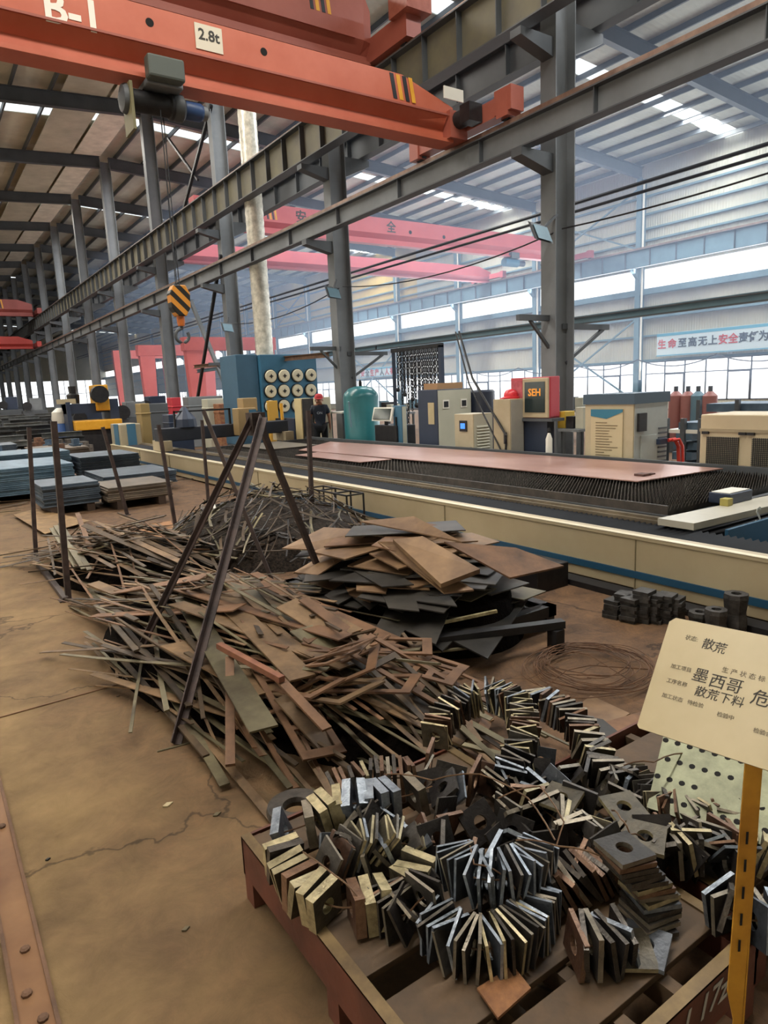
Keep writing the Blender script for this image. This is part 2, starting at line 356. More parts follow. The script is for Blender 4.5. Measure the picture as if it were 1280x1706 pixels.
# runway beams
def runway(x, zb, zt, label, y0, y1, wmat_, step, railw=.09, fw=.3, railm=RAIL, railh=.11):
    t = thing('crane_runway_beam', label, 'runway beam', (x, y0, zb))
    part('web', MB().box(x-.008, x+.008, y0, y1, zb+.02, zt-.02), wmat_, t)
    part('top_flange', MB().box(x-fw/2, x+fw/2, y0, y1, zt-.022, zt), GREYD, t)
    part('bottom_flange', MB().box(x-fw/2*.85, x+fw/2*.85, y0, y1, zb, zb+.022), GREYD, t)
    st = MB(); y = y0 + .2
    while y < y1:
        st.box(x-fw*.4, x+fw*.4, y-.008, y+.008, zb+.022, zt-.022); y += step
    part('stiffeners', st, GREYD, t)['kind'] = 'stuff'
    part('rail', MB().box(x-railw/2, x+railw/2, y0, y1, zt, zt+railh), railm, t)
runway(RX, 5.66, 6.08, 'lower crane runway beam with rusty rail along the middle columns', -3, 118, GREY, 2.5, fw=.26)
runway(RX, 7.5, 8.36, 'upper crane runway beam with dusty beige web along the middle columns', -3, 118, BEIGEW, 1.0, fw=.34)
runway(10.8, 7.78, 8.4, 'dark crane runway beam on the window side of the middle columns', -3, 118, GREYD, 1.5, fw=.3)
runway(33.1, 7.5, 8.4, 'blue-grey crane runway beam along the window wall', -3, 118, TEAL, 1.5, fw=.34)
runway(11.15, 2.86, 3.0, 'low slim blue-grey runway beam behind the machine cabinets', 4.2, 31.2, TEAL, 6.0, railw=.03, fw=.12, railm=TEAL, railh=.02)
for k, nm in ((0, 'nearest'), (1, 'second'), (2, 'third')):
    y = Y0 + SP * k
    mb = MB().bar((L1+.1, y, 2.76), (11.35, y, 2.76), .08, .1).bar((L1+.2, y, 2.1), (11.2, y, 2.72), .06)
    mb.bar((L1-.1, y, 2.9), (8.9, y, 2.9), .08, .1).bar((L1-.2, y, 2.35), (9.2, y, 2.86), .05)
    solo('steel_bracket', mb, GREYD, 'dark bracket arm with diagonal strut on the %s middle column' % nm, 'bracket', 'bracket arms on the middle columns')

pa_, pb_ = at(324, 611, 0, 9.55), at(548, 591, 0, 9.55)
solo('steel_beam', MB().ibeam(pa_, pb_, .14, .1, .015, .01), RUST, 'rusty brown beam just above the blue dust collector, ending at the second middle column', 'beam')
# ---- right-hand wall with its window bands
YA, YB = -8, 150
wl = MB().box(L2, L2+.05, YA, YB, 2.55, 6.45).box(L2, L2+.05, YA, YB, 0, .45)
struct('wall_right', wl, WALLS)
up = MB().box(L2, L2+.05, YA, 44, 7.55, 12.9); struct('wall_right.001', up, WALLS)
struct('wall_right.002', MB().box(L2, L2+.05, 44, YB, 7.55, 12.9), WALLY)
struct('wall_back', MB().box(-14.7, 34.2, 150, 150.2, 0, 1).box(-14.7, 34.2, 150, 150.2, 6, 14.4).box(-14.7, -12, 150, 150.2, 1, 6), WALLS)
bf = MB()
for k in range(24): bf.box(-12 + k*2 - .05, -12 + k*2 + .05, 149.95, 150.05, 1, 6)
bw = struct('window_19', bf.box(-12, 34, 149.95, 150.05, 3.4, 3.5), GREY); part('pane', MB().box(-12, 34, 150.08, 150.1, 1, 6), GLASS, bw)
struct('wall_left', MB().box(-14.75, -14.6, -8, 150, 0, 12.9), WALLS)
struct('wall_front', MB().box(-14.6, 34, -8.2, -8.05, 0, 14.3), WALLS)
fr = M('window_frame_grey', '#5a5f66', rough=.5)
n = 21
for k in range(-1, NF - 1):
    y0, y1 = Y0 + SP * k + .25, Y0 + SP * (k + 1) - .25
    f = MB(); g = MB(); c = 6; st = (y1 - y0) / c
    for j in range(c + 1): f.box(L2-.03, L2+.03, y0+st*j-.025, y0+st*j+.025, .45, 2.55)
    for z in (.47, 1.9, 2.53): f.box(L2-.03, L2+.03, y0, y1, z-.025, z+.025)
    for j in (1, 4): 
        f.box(L2-.06, L2-.03, y0+st*j, y0+st*j+.06, .5, 1.88).box(L2-.06, L2-.03, y0+st*(j+1)-.06, y0+st*(j+1), .5, 1.88).box(L2-.06, L2-.03, y0+st*j, y0+st*(j+1), 1.82, 1.88)
    o = struct('window_%d' % n, f, fr); part('pane', g.box(L2-.004, L2+.004, y0, y1, .45, 2.55), GLASS, o)
    f2 = MB(); 
    f2.box(L2-.02, L2+.05, y0-.25, y1+.25, 6.45, 6.49).box(L2-.02, L2+.05, y0-.25, y1+.25, 7.51, 7.55).box(L2-.02, L2+.02, y0-.25, y0-.2, 6.49, 7.51)
    o = struct('window_%d' % (n + 1), f2, WHITE); part('pane', MB().box(L2-.004, L2+.004, y0-.25, y1+.25, 6.45, 7.55), GLASS, o)
    n += 2
# wall columns, girts, braces
for i, y in enumerate(FY):
    t = thing('wall_column', 'blue-grey steel column on the window wall, %s from the camera' % ORD[i], 'column', (33.6, y, 0), 0, 'columns of the window wall')
    part('shaft', hcol(33.6, y, 0, zr(33.6), .42, .3), TEAL, t)
    part('bracket', MB().prism([(33.4, y-.1, 7.48), (32.9, y-.1, 7.48), (32.9, y-.1, 7.35), (33.4, y-.1, 6.95)], (0, .2, 0)), TEAL, t)
    part('downpipe', MB().tube([(33.35, y-.32, 1.6), (33.35, y-.32, 11.8)], .055, 8), WHITE, t, True)
for j, (z, h) in enumerate(((2.62, .12), (3.95, .09), (4.98, .24), (6.28, .3), (8.95, .09), (9.55, .09), (10.3, .09), (11.2, .09))):
    solo('wall_girt', MB().box(33.55 if h > .2 else 33.8, 33.98, YA, YB, z-h/2, z+h/2), TEAL, 'horizontal blue-grey girt on the window wall, %s from the floor' % ['lowest', 'second', 'third', 'fourth', 'fifth', 'sixth', 'seventh', 'topmost'][j], 'girt', 'girts of the window wall')
for k, (ya, yb, za, zb) in enumerate(((Y0+SP*2, Y0+SP*3, .4, 4.9), (Y0+SP*2, Y0+SP*3, 8.5, 11.6), (Y0+SP*7, Y0+SP*8, 8.5, 11.6), (Y0+SP*5, Y0+SP*6, .5, 4.9))):
    mb = MB().bar((33.5, ya, za), (33.5, yb, zb), .08).bar((33.45, ya, zb), (33.45, yb, za), .08)
    solo('cross_brace', mb, TEAL, ['crossed diagonal brace low on the window wall beside the nearest column', 'crossed diagonal brace high on the window wall under the roof', 'crossed diagonal brace high on the far yellowish window wall', 'crossed diagonal brace low on the far window wall'][k], 'brace', 'cross braces of the window wall')
# cross bracing between middle columns
a = MB().bar((9.75, 23.85, .3), (9.75, 31.0, 5.4), .14); 
p0 = at(325, 690, 0, 9.6); p1 = at(368, 425, 0, 9.6)
solo('diagonal_brace', MB().bar(p0, p1, .1), BLACK, 'black leaning strut between the third and fourth middle columns', 'brace')
solo('diagonal_brace', MB().bar(at(318, 502, 0, 9.8), at(392, 682, 0, 9.8), .13), GREY, 'grey leaning strut crossing the black one between the middle columns', 'brace')
q0 = at(302, 365, 0, 9.7); q1 = at(352, 175, 0, 9.7)
solo('diagonal_brace', MB().bar(q0, q1, .1).bar(at(280, 230, 0, 9.75), at(330, 300, 0, 9.75), .08), BLACK, 'black strut above the upper runway beam under the roof', 'brace')
# slogan banner on the wall
def banner(pa, pb, zt, zb, s_parts, size, lab, xx=33.35):
    A = at(*pa, 0, xx); B = at(*pb, 0, xx)
    t = thing('slogan_banner', lab, 'banner', (xx, A.y, zb), 0, 'slogan banners')
    part('cloth', MB().box(xx, xx+.02, B.y, A.y, zb, zt), M('banner_cloth', '#b9c9cf', rough=.7), t)
    part('top_band', MB().box(xx-.01, xx-.002, B.y, A.y, zt-.16, zt-.02), M('banner_band', '#4b93ae', rough=.7), t)
    part('bottom_band', MB().box(xx-.01, xx-.002, B.y, A.y, zb+.02, zb+.07), M('banner_band', '#4b93ae', rough=.7), t)
    return t, A, B
t, A, B = banner((1095, 560), (1420, 600), 3.98, 2.78, None, .5, 'pale blue banner with red and black slogan characters on the window wall')
chars = [('生', 1), ('命', 1), ('至', 0), ('高', 0), ('无', 0), ('上', 0), ('安', 1), ('全', 1), ('责', 0), ('任', 0), ('为', 0), ('天', 0)]
for i, (c, red) in enumerate(chars):
    u = 525 + i * 72.5; p = at(980 + u * .2344, 577 - i * 2, 0, 33.33)
    text(c, .5, INKR if red else M('banner_ink', '#23303c', rough=.6), t, (33.33, p.y, 3.38), (0, -1, 0), (0, 0, 1), 'character', .004, bold=.012)
t, A, B = banner((600, 618), (668, 618), 3.55, 2.75, None, .5, 'far slogan banner low on the window wall, seen beside the hanging chains')
for i, c in enumerate('安全生产人人有责'):
    text(c, .62, INKR if i % 3 != 1 else INK, t, (33.32, A.y + (B.y - A.y) * (i + .6) / 8.2, 3.1), (0, -1, 0), (0, 0, 1), 'character', .004, bold=.02)

# ---- floor strip with bolts at the lower left (a rail cover plate)
t = thing('floor_cover_plate', 'long bolted steel cover strip let into the concrete floor at lower left', 'floor plate', (.1, 0, 0))
xa, xb = at(94, 1706, 2, .01).x, at(33, 1706, 2, .01).x
part('strip', MB().box(xb, xa, -1, 30, 0, .012), M('worn_cover_steel', '#6b4a32', '#8a6746', rough=.5, metal=.3, scale=1.5, bump=.15), t)
part('side_rail', MB().box(xa, xa+.012, -1, 30, 0, .02).box(xb-.012, xb, -1, 30, 0, .02), RUST, t)
bolt = MB().lathe((0, 0, 0), [(.014, 0), (.014, .008), (.008, .012)], 8)
b0 = None
for px, py in ((3, 1378), (42, 1583), (45, 1657), (72, 1698)):
    p = at(px, py, 2, .012); o = part('bolt_head', MB().lathe(p, [(.016, 0), (.016, .008), (.009, .013)], 8), RUST, t)
# haze in the window bay
HZ = bpy.data.materials.new('welding_haze'); HZ.use_nodes = True
_n = HZ.node_tree; _n.nodes.remove(_n.nodes['Principled BSDF']); _v = _n.nodes.new('ShaderNodeVolumeScatter'); _v.inputs['Color'].default_value = (.60, .74, 1, 1); _v.inputs['Density'].default_value = HDENS; _v.inputs['Anisotropy'].default_value = .3
_n.links.new(_v.outputs[0], _n.nodes['Material Output'].inputs['Volume'])
if HAZE: solo('welding_haze', MB().box(10.3, 32.9, 3, 60, 1.5, 10.6), HZ, 'thin bluish welding haze hanging in the window bay', 'haze', kind='stuff')
# ================================================================== cranes
def beam_profile(yc, zt, zm, zb, w=.25):
    return [(yc-w, zt), (yc+w, zt), (yc+w, zm), (yc+.09, zm-.2), (yc+.09, zb+.06), (yc+.2, zb+.06), (yc+.2, zb), (yc-.2, zb), (yc-.2, zb+.06), (yc-.09, zb+.06), (yc-.09, zm-.2), (yc-w, zm)]
def girder(x0, x1, xt, yc, zt, zm, zb, w=.25):
    """box girder whose top slopes down after xt"""
    p0 = [(x0, y, z) for y, z in beam_profile(yc, zt, zm, zb, w)]
    mb = MB().prism(p0, (xt - x0, 0, 0))
    a = [(xt, y, z) for y, z in beam_profile(yc, zt, zm, zb, w)]; b = [(x1, y, z) for y, z in beam_profile(yc, zt - .3, zm, zb, w * .8)]
    n = len(a); mb.add(a + b, [tuple(range(n))[::-1], tuple(range(n, 2 * n))] + [(i, (i+1) % n, n + (i+1) % n, n + i) for i in range(n)])
    return mb
def carriage(x, yc, z, half, mat, t, nm='end_carriage'):
    c = part(nm, MB().box(x-.13, x+.13, yc-half, yc+half, z+.1, z+.4).box(x-.16, x+.16, yc-half-.02, yc-half+.25, z+.04, z+.45).box(x-.16, x+.16, yc+half-.25, yc+half+.02, z+.04, z+.45), mat, t)
    for s in (-1, 1): part('wheel', MB().lathe((x-.05, yc + s*(half-.15), z+.12), [(.12, 0), (.12, .1)], 16, axis=0), BLACKM, c)
    return c
def stripes(x, yface, zt, zb, t, n=4):
    for i in range(n):
        xa = x + i * .13
        part('warning_stripe', MB().prism([(xa, yface-.006, zt-.02), (xa+.08, yface-.006, zt-.02), (xa+.15, yface-.006, zb+.04), (xa+.07, yface-.006, zb+.04)], (0, .004, 0)), (BLACK, YELLOW)[i % 2], t)

# ---- first crane (B-1) on the lower runway
Y1 = 10.3
t = thing('overhead_crane', 'orange overhead crane girder marked B-1 and 2.8t, on the lower runway', 'crane', (8, Y1, 6.2))
g = part('girder', girder(-14, 8.75, 7.6, Y1, 6.98, 6.52, 6.1), ORANGE, t)
carriage(RX, Y1, 6.19, 1.35, ORANGED, t)
part('junction_plate', MB().box(8.6, 9.0, Y1-.3, Y1+.3, 6.15, 6.6), ORANGED, t)
part('limit_box', MB().box(RX-.15, RX+.15, Y1-1.45, Y1-1.05, 6.3, 6.68), ORANGED, t)
part('drive_motor', MB().lathe((RX-.3, Y1-.55, 6.45), [(.13, 0), (.15, .05), (.15, .4), (.1, .45)], 14, axis=1).box(RX-.45, RX-.15, Y1-.75, Y1-.5, 6.3, 6.6), BLACKM, t, True)
part('white_bracket', MB().box(8.5, 8.95, Y1-.27, Y1-.25, 6.78, 6.98), WHITE, t)
yf = Y1 - .25
b = at(122, 22, 1, yf-.01); text('B-1', .52, M('white_lettering', '#e5ddd0', rough=.6), t, (b.x, yf-.006, b.z), (1, 0, 0), (0, 0, 1), bold=.012)
p = at(349, 73, 1, yf-.01)
pl = part('capacity_plate', MB().box(p.x-.2, p.x+.2, yf-.012, yf-.002, 6.6, 6.93), M('capacity_plate_white', '#cfc6b2', rough=.6), t)
text('2.8t', .2, INK, pl, (p.x, yf-.014, 6.79), (1, 0, 0), (0, 0, 1), bold=.004)
for q in ((251, 50), (441, 98)):
    c = at(*q, 1, yf-.01); part('access_hole', MB().lathe((c.x, yf-.004, 6.78), [(.055, 0), (.055, .006)], 16, axis=1), HOLE, t)
stripes(at(650, 155, 1, yf).x, yf, 6.98, 6.54, t)
part('bottom_lip', MB().box(-14, 8.6, yf-.03, yf, 6.5, 6.53), ORANGED, t)

# ---- hoist under it
t = thing('electric_hoist', 'grey and blue wire rope hoist hanging under the orange crane girder', 'hoist', (3.5, Y1, 5.8))
part('trolley', MB().box(3.25, 3.75, Y1-.3, Y1+.28, 6.0, 6.09).lathe((3.32, Y1-.27, 6.17), [(.07, 0), (.07, .05)], 14, axis=1).lathe((3.68, Y1-.27, 6.17), [(.07, 0), (.07, .05)], 14, axis=1), GREY, t, bevel=.02)
part('control_box', MB().box(3.22, 3.72, Y1-.5, Y1-.31, 6.02, 6.3), M('green_grey_box', '#4a504a', rough=.6), t, bevel=.03)
HZC = 5.86
part('drum', MB().lathe((3.05, Y1, HZC), [(.17, 0), (.17, .03), (.145, .05), (.145, .56), (.17, .58), (.17, .62)], 24, axis=0), BLACKM, t, True)
part('drum_cap', MB().lathe((2.97, Y1, HZC), [(.04, -.04), (.17, 0), (.19, .04), (.19, .08)], 20, axis=0), GREYD, t, True)
part('gearbox', MB().lathe((3.67, Y1, HZC), [(.16, 0), (.18, .05), (.18, .13), (.13, .17)], 20, axis=0), GREYD, t, True)
mt = part('motor', MB().lathe((3.83, Y1, HZC), [(.11, 0), (.125, .03), (.125, .24), (.1, .28)], 20, axis=0), M('blue_motor_paint', '#24406a', rough=.45), t, True)
part('fan_cover', MB().lathe((4.11, Y1, HZC), [(.1, 0), (.1, .06), (.04, .1)], 16, axis=0), GREY, mt, True)
part('rope_guide', MB().box(3.03, 3.07, Y1-.22, Y1+.18, 5.42, 6.02), M('tarnished_brass', '#6d6747', rough=.6), t)
part('rope', MB().tube([(3.46, Y1-.1, 5.8), (3.46, Y1-.04, 3.42)], .008, 5).tube([(3.56, Y1+.1, 5.8), (3.54, Y1+.04, 3.42)], .008, 5).tube([(3.52, Y1+.1, 5.8), (3.5, Y1+.02, 3.42)], .006, 5), BLACK, t)
t = thing('hook_block', 'yellow and black striped hook block hanging on wire ropes', 'hook block', (3.5, Y1, 3.1))
sm = bpy.data.materials.new('hazard_stripes'); sm.use_nodes = True; n_ = sm.node_tree; bb = n_.nodes['Principled BSDF']
wv = n_.nodes.new('ShaderNodeTexWave'); wv.bands_direction = 'DIAGONAL'; wv.inputs['Scale'].default_value = 3.2; gg = n_.nodes.new('ShaderNodeNewGeometry')
mp = n_.nodes.new('ShaderNodeMapping'); mp.inputs['Scale'].default_value = (1, 0, 1); n_.links.new(gg.outputs['Position'], mp.inputs[0]); n_.links.new(mp.outputs[0], wv.inputs[0])
rr = n_.nodes.new('ShaderNodeValToRGB'); rr.color_ramp.interpolation = 'CONSTANT'; rr.color_ramp.elements[0].color = (*hx('#17140f'), 1); rr.color_ramp.elements[1].position = .5; rr.color_ramp.elements[1].color = (*hx('#c9852a'), 1)
n_.links.new(wv.outputs['Fac'], rr.inputs[0]); n_.links.new(rr.outputs[0], bb.inputs['Base Color'])
part('block_body', MB().prism([(3.5 + x_, Y1-.09, 3.2 + z_) for x_, z_ in ((-.07,-.22),(.07,-.22),(.14,-.1),(.15,.1),(.09,.22),(-.09,.22),(-.15,.1),(-.14,-.1))], (0, .18, 0)), sm, t, bevel=.015)
part('swivel', MB().lathe((3.5, Y1, 2.84), [(.05, 0), (.06, .05), (.06, .14)], 12), M('orange_swivel', '#b5601f', rough=.5), t, True)
hk = [(3.5 + .1 * math.cos(a), Y1, 2.7 + .1 * math.sin(a)) for a in [math.radians(d) for d in range(90, 400, 20)]]
part('hook', MB().tube([(3.5, Y1, 2.86)] + hk, .026, 8), GREYD, t, True)

# ---- second crane on the upper runway
Y2 = 13.1
t = thing('overhead_crane', 'faded red overhead crane girder on the upper runway, at the top edge', 'crane', (8, Y2, 8.5))
part('girder', girder(-14, 8.95, 8.75, Y2, 9.75, 8.85, 8.46, .3), ORANGED, t)
c = part('end_carriage', MB().box(RX-.18, RX+.18, Y2-1.5, Y2+1.6, 8.5, 8.95), ORANGED, t)
for s in (-1, 1): part('wheel', MB().lathe((RX-.05, Y2 + s*1.2, 8.58), [(.13, 0), (.13, .1)], 16, axis=0), BLACKM, c)
part('platform', MB().box(RX-.3, RX+.3, Y2-1.7, Y2-1.1, 8.9, 9.5), M('rusty_pink_paint', '#a25d4c', '#8a4736', rough=.6, scale=5), t)
stripes(at(512, 10, 1, Y2-.3).x, Y2-.3, 9.74, 9.1, t)
part('seam', MB().box(-14, 8.5, Y2-.34, Y2-.3, 8.83, 8.86), ORANGED, t)

# ---- cranes of the window bay
def far_crane(yc, zt, zm, zb, mat, label, x0=10.4, x1=33.2, marks=None):
    t = thing('overhead_crane', label, 'crane', (11, yc, zb))
    part('girder', girder(x0, x1 - .1, x1 - 1.2, yc, zt, zm, zb, .3), mat, t)
    for x in (10.8, 33.1): carriage(x, yc, 8.51, 1.5, mat, t)
    if marks:
        for ch, px_ in marks:
            p = at(*px_, 1, yc-.3); text(ch, .55, INK, t, (p.x, yc-.31, zt-.4), (1, 0, 0), (0, 0, 1), 'character', bold=.01)
    return t
t = far_crane(28, 9.65, 8.95, 8.5, PINK, 'bright red crane girder with two black characters in the window bay', marks=(('安', (502, 366)), ('全', (652, 381))))
for q in ((684, 387), (740, 395)):
    c = at(*q, 1, 27.69); part('access_hole', MB().lathe((c.x, 27.69, c.z), [(.09, 0), (.09, .006)], 14, axis=1), HOLE, t)
stripes(at(442, 350, 1, 27.7).x, 27.7, 9.64, 9.0, t)
hh = thing('electric_hoist', 'small blue hoist under the bright red crane in the window bay', 'hoist', (28.5, 28, 8.2))
hp = at(853, 438, 1, 28)
part('drum', MB().lathe((hp.x-.6, 28, hp.z), [(.22, 0), (.22, 1.0)], 16, axis=0), BLUE, hh, True)
part('motor', MB().lathe((hp.x+.4, 28, hp.z), [(.16, 0), (.16, .5)], 16, axis=0), NAVY, hh, True)
part('trolley', MB().box(hp.x-.3, hp.x+.3, 27.7, 28.3, hp.z+.2, hp.z+.5).bar((hp.x, 28, hp.z+.2), (hp.x+.4, 28, hp.z+.75), .05), GREYD, hh)
far_crane(35, 9.35, 8.75, 8.42, M('dull_red_crane_paint', '#b3525a', '#bd5b60', rough=.55, scale=1), 'dull pink crane girder behind the bright red one')
# near bay, far away
def away_crane(yc, zb, h, x1, label, mat):
    t = thing('overhead_crane', label, 'crane', (8, yc, zb))
    part('girder', girder(-14, x1, x1-1, yc, zb+h, zb+h*.4, zb, .3), mat, t)
    carriage(RX, yc, zb+.05, 1.4, mat, t)
    return t
DR = M('dark_red_crane_paint', '#7c3a36', '#8a4440', rough=.6, scale=1)
t = away_crane(60, 8.42, 1.2, 8.8, 'distant dark red crane on the upper runway at the left edge', DR); stripes(6.3, 59.7, 9.6, 8.9, t)
away_crane(62, 6.12, .95, 8.8, 'distant red crane on the lower runway at the left edge', M('mid_red_crane_paint', '#9c332e', '#a83c36', rough=.6, scale=1))
# red gantry cranes in the far window bay
def gantry(y, x0, x1, z, label, mat, w=.55):
    t = thing('gantry_crane', label, 'gantry crane', (x0, y, 0))
    part('beam', MB().box(x0-.6, x1+.6, y-.3, y+.3, z-.35, z+.35), mat, t)
    for x in (x0, x1):
        part('leg', MB().prism([(x-w/2, y-.25, z-.35), (x+w/2, y-.25, z-.35), (x+w*.35, y-.25, .35), (x-w*.35, y-.25, .35)], (0, .5, 0)), mat, t)
        part('foot_carriage', MB().box(x-.3, x+.3, y-1.5, y+1.5, 0, .35), mat, t)
    return t
RG = M('salmon_gantry_paint', '#c4524a', '#cf5f55', rough=.55, scale=1)
for (px, xx, y, z, w_, lab) in ((328, 0, 37, 4.6, 1.0, 'salmon red gantry crane standing behind the third middle column'), (249, 0, 48, 5.0, 1.0, 'salmon red gantry crane standing behind the fourth middle column'), (205, 0, 62, 5.6, 1.2, 'farthest salmon red gantry crane of the window bay')):
    p = at(px, 640, 1, y); gantry(y, p.x, p.x + 4.2, z, lab, RG, w_)
# ================================================================== laser cutting bed
t = thing('laser_cutting_bed', 'long cream laser cutting bed with dark slat table and blue stripe', 'cutting machine', (4.85, 12, 0))
ya, yb = .6, 21.7
part('side_panel', MB().box(4.85, 4.9, ya, yb, .03, .47).box(4.84, 5.0, ya, yb, .455, .485), CREAM, t, bevel=.006)
part('highlight_strip', MB().box(4.838, 4.9, ya, yb, .486, .492), M('painted_highlight_cream', '#cfc5a8', rough=.35), t)  # paler strip added as a painted highlight along the bed's top edge
SEAM = M('seam_gap', '#8d8267', rough=.7)
for y in (3.4, 5.9, 8.45, 11, 13.5, 16, 18.5): part('panel_seam', MB().box(4.838, 4.85, y-.004, y+.004, .03, .455), SEAM, t)
part('blue_stripe', MB().box(4.836, 4.849, ya, yb, .125, .185), BLUEST, t)
part('plinth', MB().box(4.92, 8.32, ya, 18.3, 0, .1).box(4.92, 7.9, 18.3, yb, 0, .1), BLACKM, t)
bl = MB(); y = ya
while y < yb:
    bl.prism([(5.0, y, .44), (5.0, y+.03, .485), (5.0, y+.06, .44)], (.4, 0, 0)); y += .06
part('bellows', bl, M('black_bellows_rubber', '#17191f', '#20232b', rough=.55, scale=3), t)
part('guide_rail', MB().box(5.41, 5.55, 3.55, yb, .40, .505).box(5.45, 5.5, 3.55, yb, .505, .53), M('greasy_rail_steel', '#6d6354', '#8b7f6c', rough=.4, metal=.5, scale=3), t)
part('well', MB().box(5.55, 8.3, 3.4, 16, .1, .3), BLACKM, t)
part('table_frame', MB().box(5.56, 5.6, 3.55, 15.6, .34, .53).box(8.26, 8.32, 3.55, 15.6, .34, .66).box(5.56, 8.32, 3.5, 3.56, .34, .53).box(5.56, 8.32, 15.6, 15.66, .34, .6), GREYD, t)
sl = MB(); y = 3.62
while y < 15.55:
    n = 44; x0, x1 = 5.61, 8.25; w_ = (x1 - x0) / n; jit = R_.uniform(-.006, .006)
    vs = [(x0, y, .36), (x1, y, .36)] ; top = []
    for i in range(n + 1): top.append((x0 + w_ * i, y + jit, .545 + R_.uniform(-.006, .006))); 
    prof = [(x0, y, .36)]
    for i in range(n):
        prof += [(x0 + w_ * i, y, .56), (x0 + w_ * (i + .5), y, .618 + R_.uniform(-.01, .004))]
    prof += [(x1, y, .56), (x1, y, .36)]
    sl.prism(prof, (0, .005, 0)); y += .085
part('support_slats', sl, M('burnt_slat_steel', '#3a3836', '#58534e', rough=.45, metal=.5, scale=9), t)['kind'] = 'stuff'
part('slat_end_strip', MB().box(5.6, 5.62, 3.6, 15.5, .5, .615), M('burnt_slat_steel_side', '#403c3a', '#57504a', rough=.5, metal=.4, scale=9), t)
xb = MB().prism([(5.3, 3.5, .5), (8.4, 3.3, .5), (8.4, 3.02, .5), (5.3, 3.16, .5)], (0, 0, .06))
part('cross_beam', xb, M('pale_cross_beam', '#a8a496', '#b8b4a6', rough=.4, scale=2), t)
part('blue_tray', MB().box(5.7, 8.2, .8, 2.9, .1, .14).box(6.2, 7.4, 1.6, 2.8, .14, .3), BLUE, t)
text('S', .22, WHITE, t, tuple(at(1262, 860, 1, 3.02) + Vector((0, -.01, 0))), (1, 0, 0), (0, 0, 1))
part('inner_wall', MB().box(5.5, 8.3, 2.97, 3.0, .12, .5), BLUEST, t)
for k, y in enumerate((14.2, 14.9)): pass
# end housing of the bed
t2 = part('end_housing', MB().box(4.9, 5.5, 20.6, 21.7, .42, 1.1), M('cream_housing', '#9c927a', rough=.45), t, bevel=.03)
part('blue_band', MB().box(4.885, 4.9, 20.75, 21.25, .42, 1.1).box(5.1, 5.35, 20.585, 20.6, .42, 1.1), BLUE, t2)
# plates lying on the bed
def plate_poly(name, pts, z, th, mat, lab, cat, group=None):
    return solo(name, MB().prism([(x, y, z) for x, y in pts], (0, 0, th)), mat, lab, cat, group)
plate_poly('steel_sheet', [(6.66, 4.66), (8.18, 4.52), (8.15, 9.0), (7.9, 13.7), (6.4, 12.4), (6.62, 8)], .622, .012, PLATE, 'large pinkish steel sheet lying on the slats of the cutting bed', 'steel sheet')
plate_poly('steel_sheet', [(5.9, 9.3), (6.45, 9.2), (6.4, 11.6), (5.85, 11.5)], .622, .01, PLATE, 'small narrow pinkish sheet lying at the front edge of the cutting bed', 'steel sheet')
plate_poly('steel_sheet', [(6.1, 13.2), (7.3, 13.2), (7.3, 15.2), (6.1, 15.1)], .622, .01, M('grey_cut_sheet', '#78736a', '#8d877b', rough=.35, metal=.5), 'grey cut sheet at the far end of the cutting bed', 'steel sheet')
p = at(1075, 792, 2, .635)
solo('work_gloves', MB().box(p.x-.1, p.x+.05, p.y-.05, p.y+.08, .635, .66).box(p.x+.02, p.x+.16, p.y-.03, p.y+.03, .635, .65), M('glove_brown', '#3b2c28', '#6a4a44', rough=.8, scale=20), 'small dark glove lying on the pinkish sheet', 'glove')
p = at(1225, 838, 2, .56)
t = thing('sensor_box', 'dark navy box with a white top on the pale cross beam of the bed', 'box', (p.x, p.y, .56))
part('box_body', MB().box(p.x-.12, p.x+.28, p.y-.02, p.y+.2, .56, .66), NAVY, t, bevel=.008); part('white_top', MB().box(p.x-.1, p.x+.26, p.y, p.y+.18, .66, .668), WHITE, t)
solo('wooden_block', MB().box(p.x-.22, p.x-.13, p.y-.05, p.y+.03, .56, .63), M('yellow_green_block', '#a59a52', rough=.6), 'small yellowish block beside the navy box on the cross beam', 'block', bevel=.004)
# bridge of the cutting machine
t = thing('cutting_bridge', 'dark bridge with beige cutting head across the far end of the bed', 'machine bridge', (6, 14.6, .6))
br = M('dark_bridge_paint', '#1e222b', '#272b35', rough=.45)
a = at(270, 713, 1, 18.0); 
part('bridge_beam', MB().box(4.95, 8.5, 17.0, 17.4, .72, 1.05), br, t, bevel=.02)
part('end_post', MB().box(4.95, 5.2, 16.8, 17.6, .5, .75), CREAMB, t); part('end_post', MB().box(8.3, 8.55, 16.8, 17.6, .5, .75), CREAMB, t)
part('cutting_head', MB().box(6.9, 7.4, 16.6, 17.0, .75, 1.45).box(7.1, 7.5, 16.7, 17.1, 1.35, 1.7), M('head_ochre_beige', '#9a8158', rough=.5), t, bevel=.02)
part('head_screen', MB().box(7.2, 7.4, 16.585, 16.6, 1.15, 1.4), BLUE, t)
part('hose_rack', MB().box(5.4, 6.9, 17.1, 17.15, 1.42, 1.46).box(5.4, 5.44, 17.1, 17.15, 1.05, 1.46).box(6.85, 6.9, 17.1, 17.15, 1.05, 1.46), BLACKM, t)
part('hopper', MB().lathe((5.7, 17.2, 1.05), [(.3, 0), (.28, .2), (.05, .5)], 12), NAVY, t)

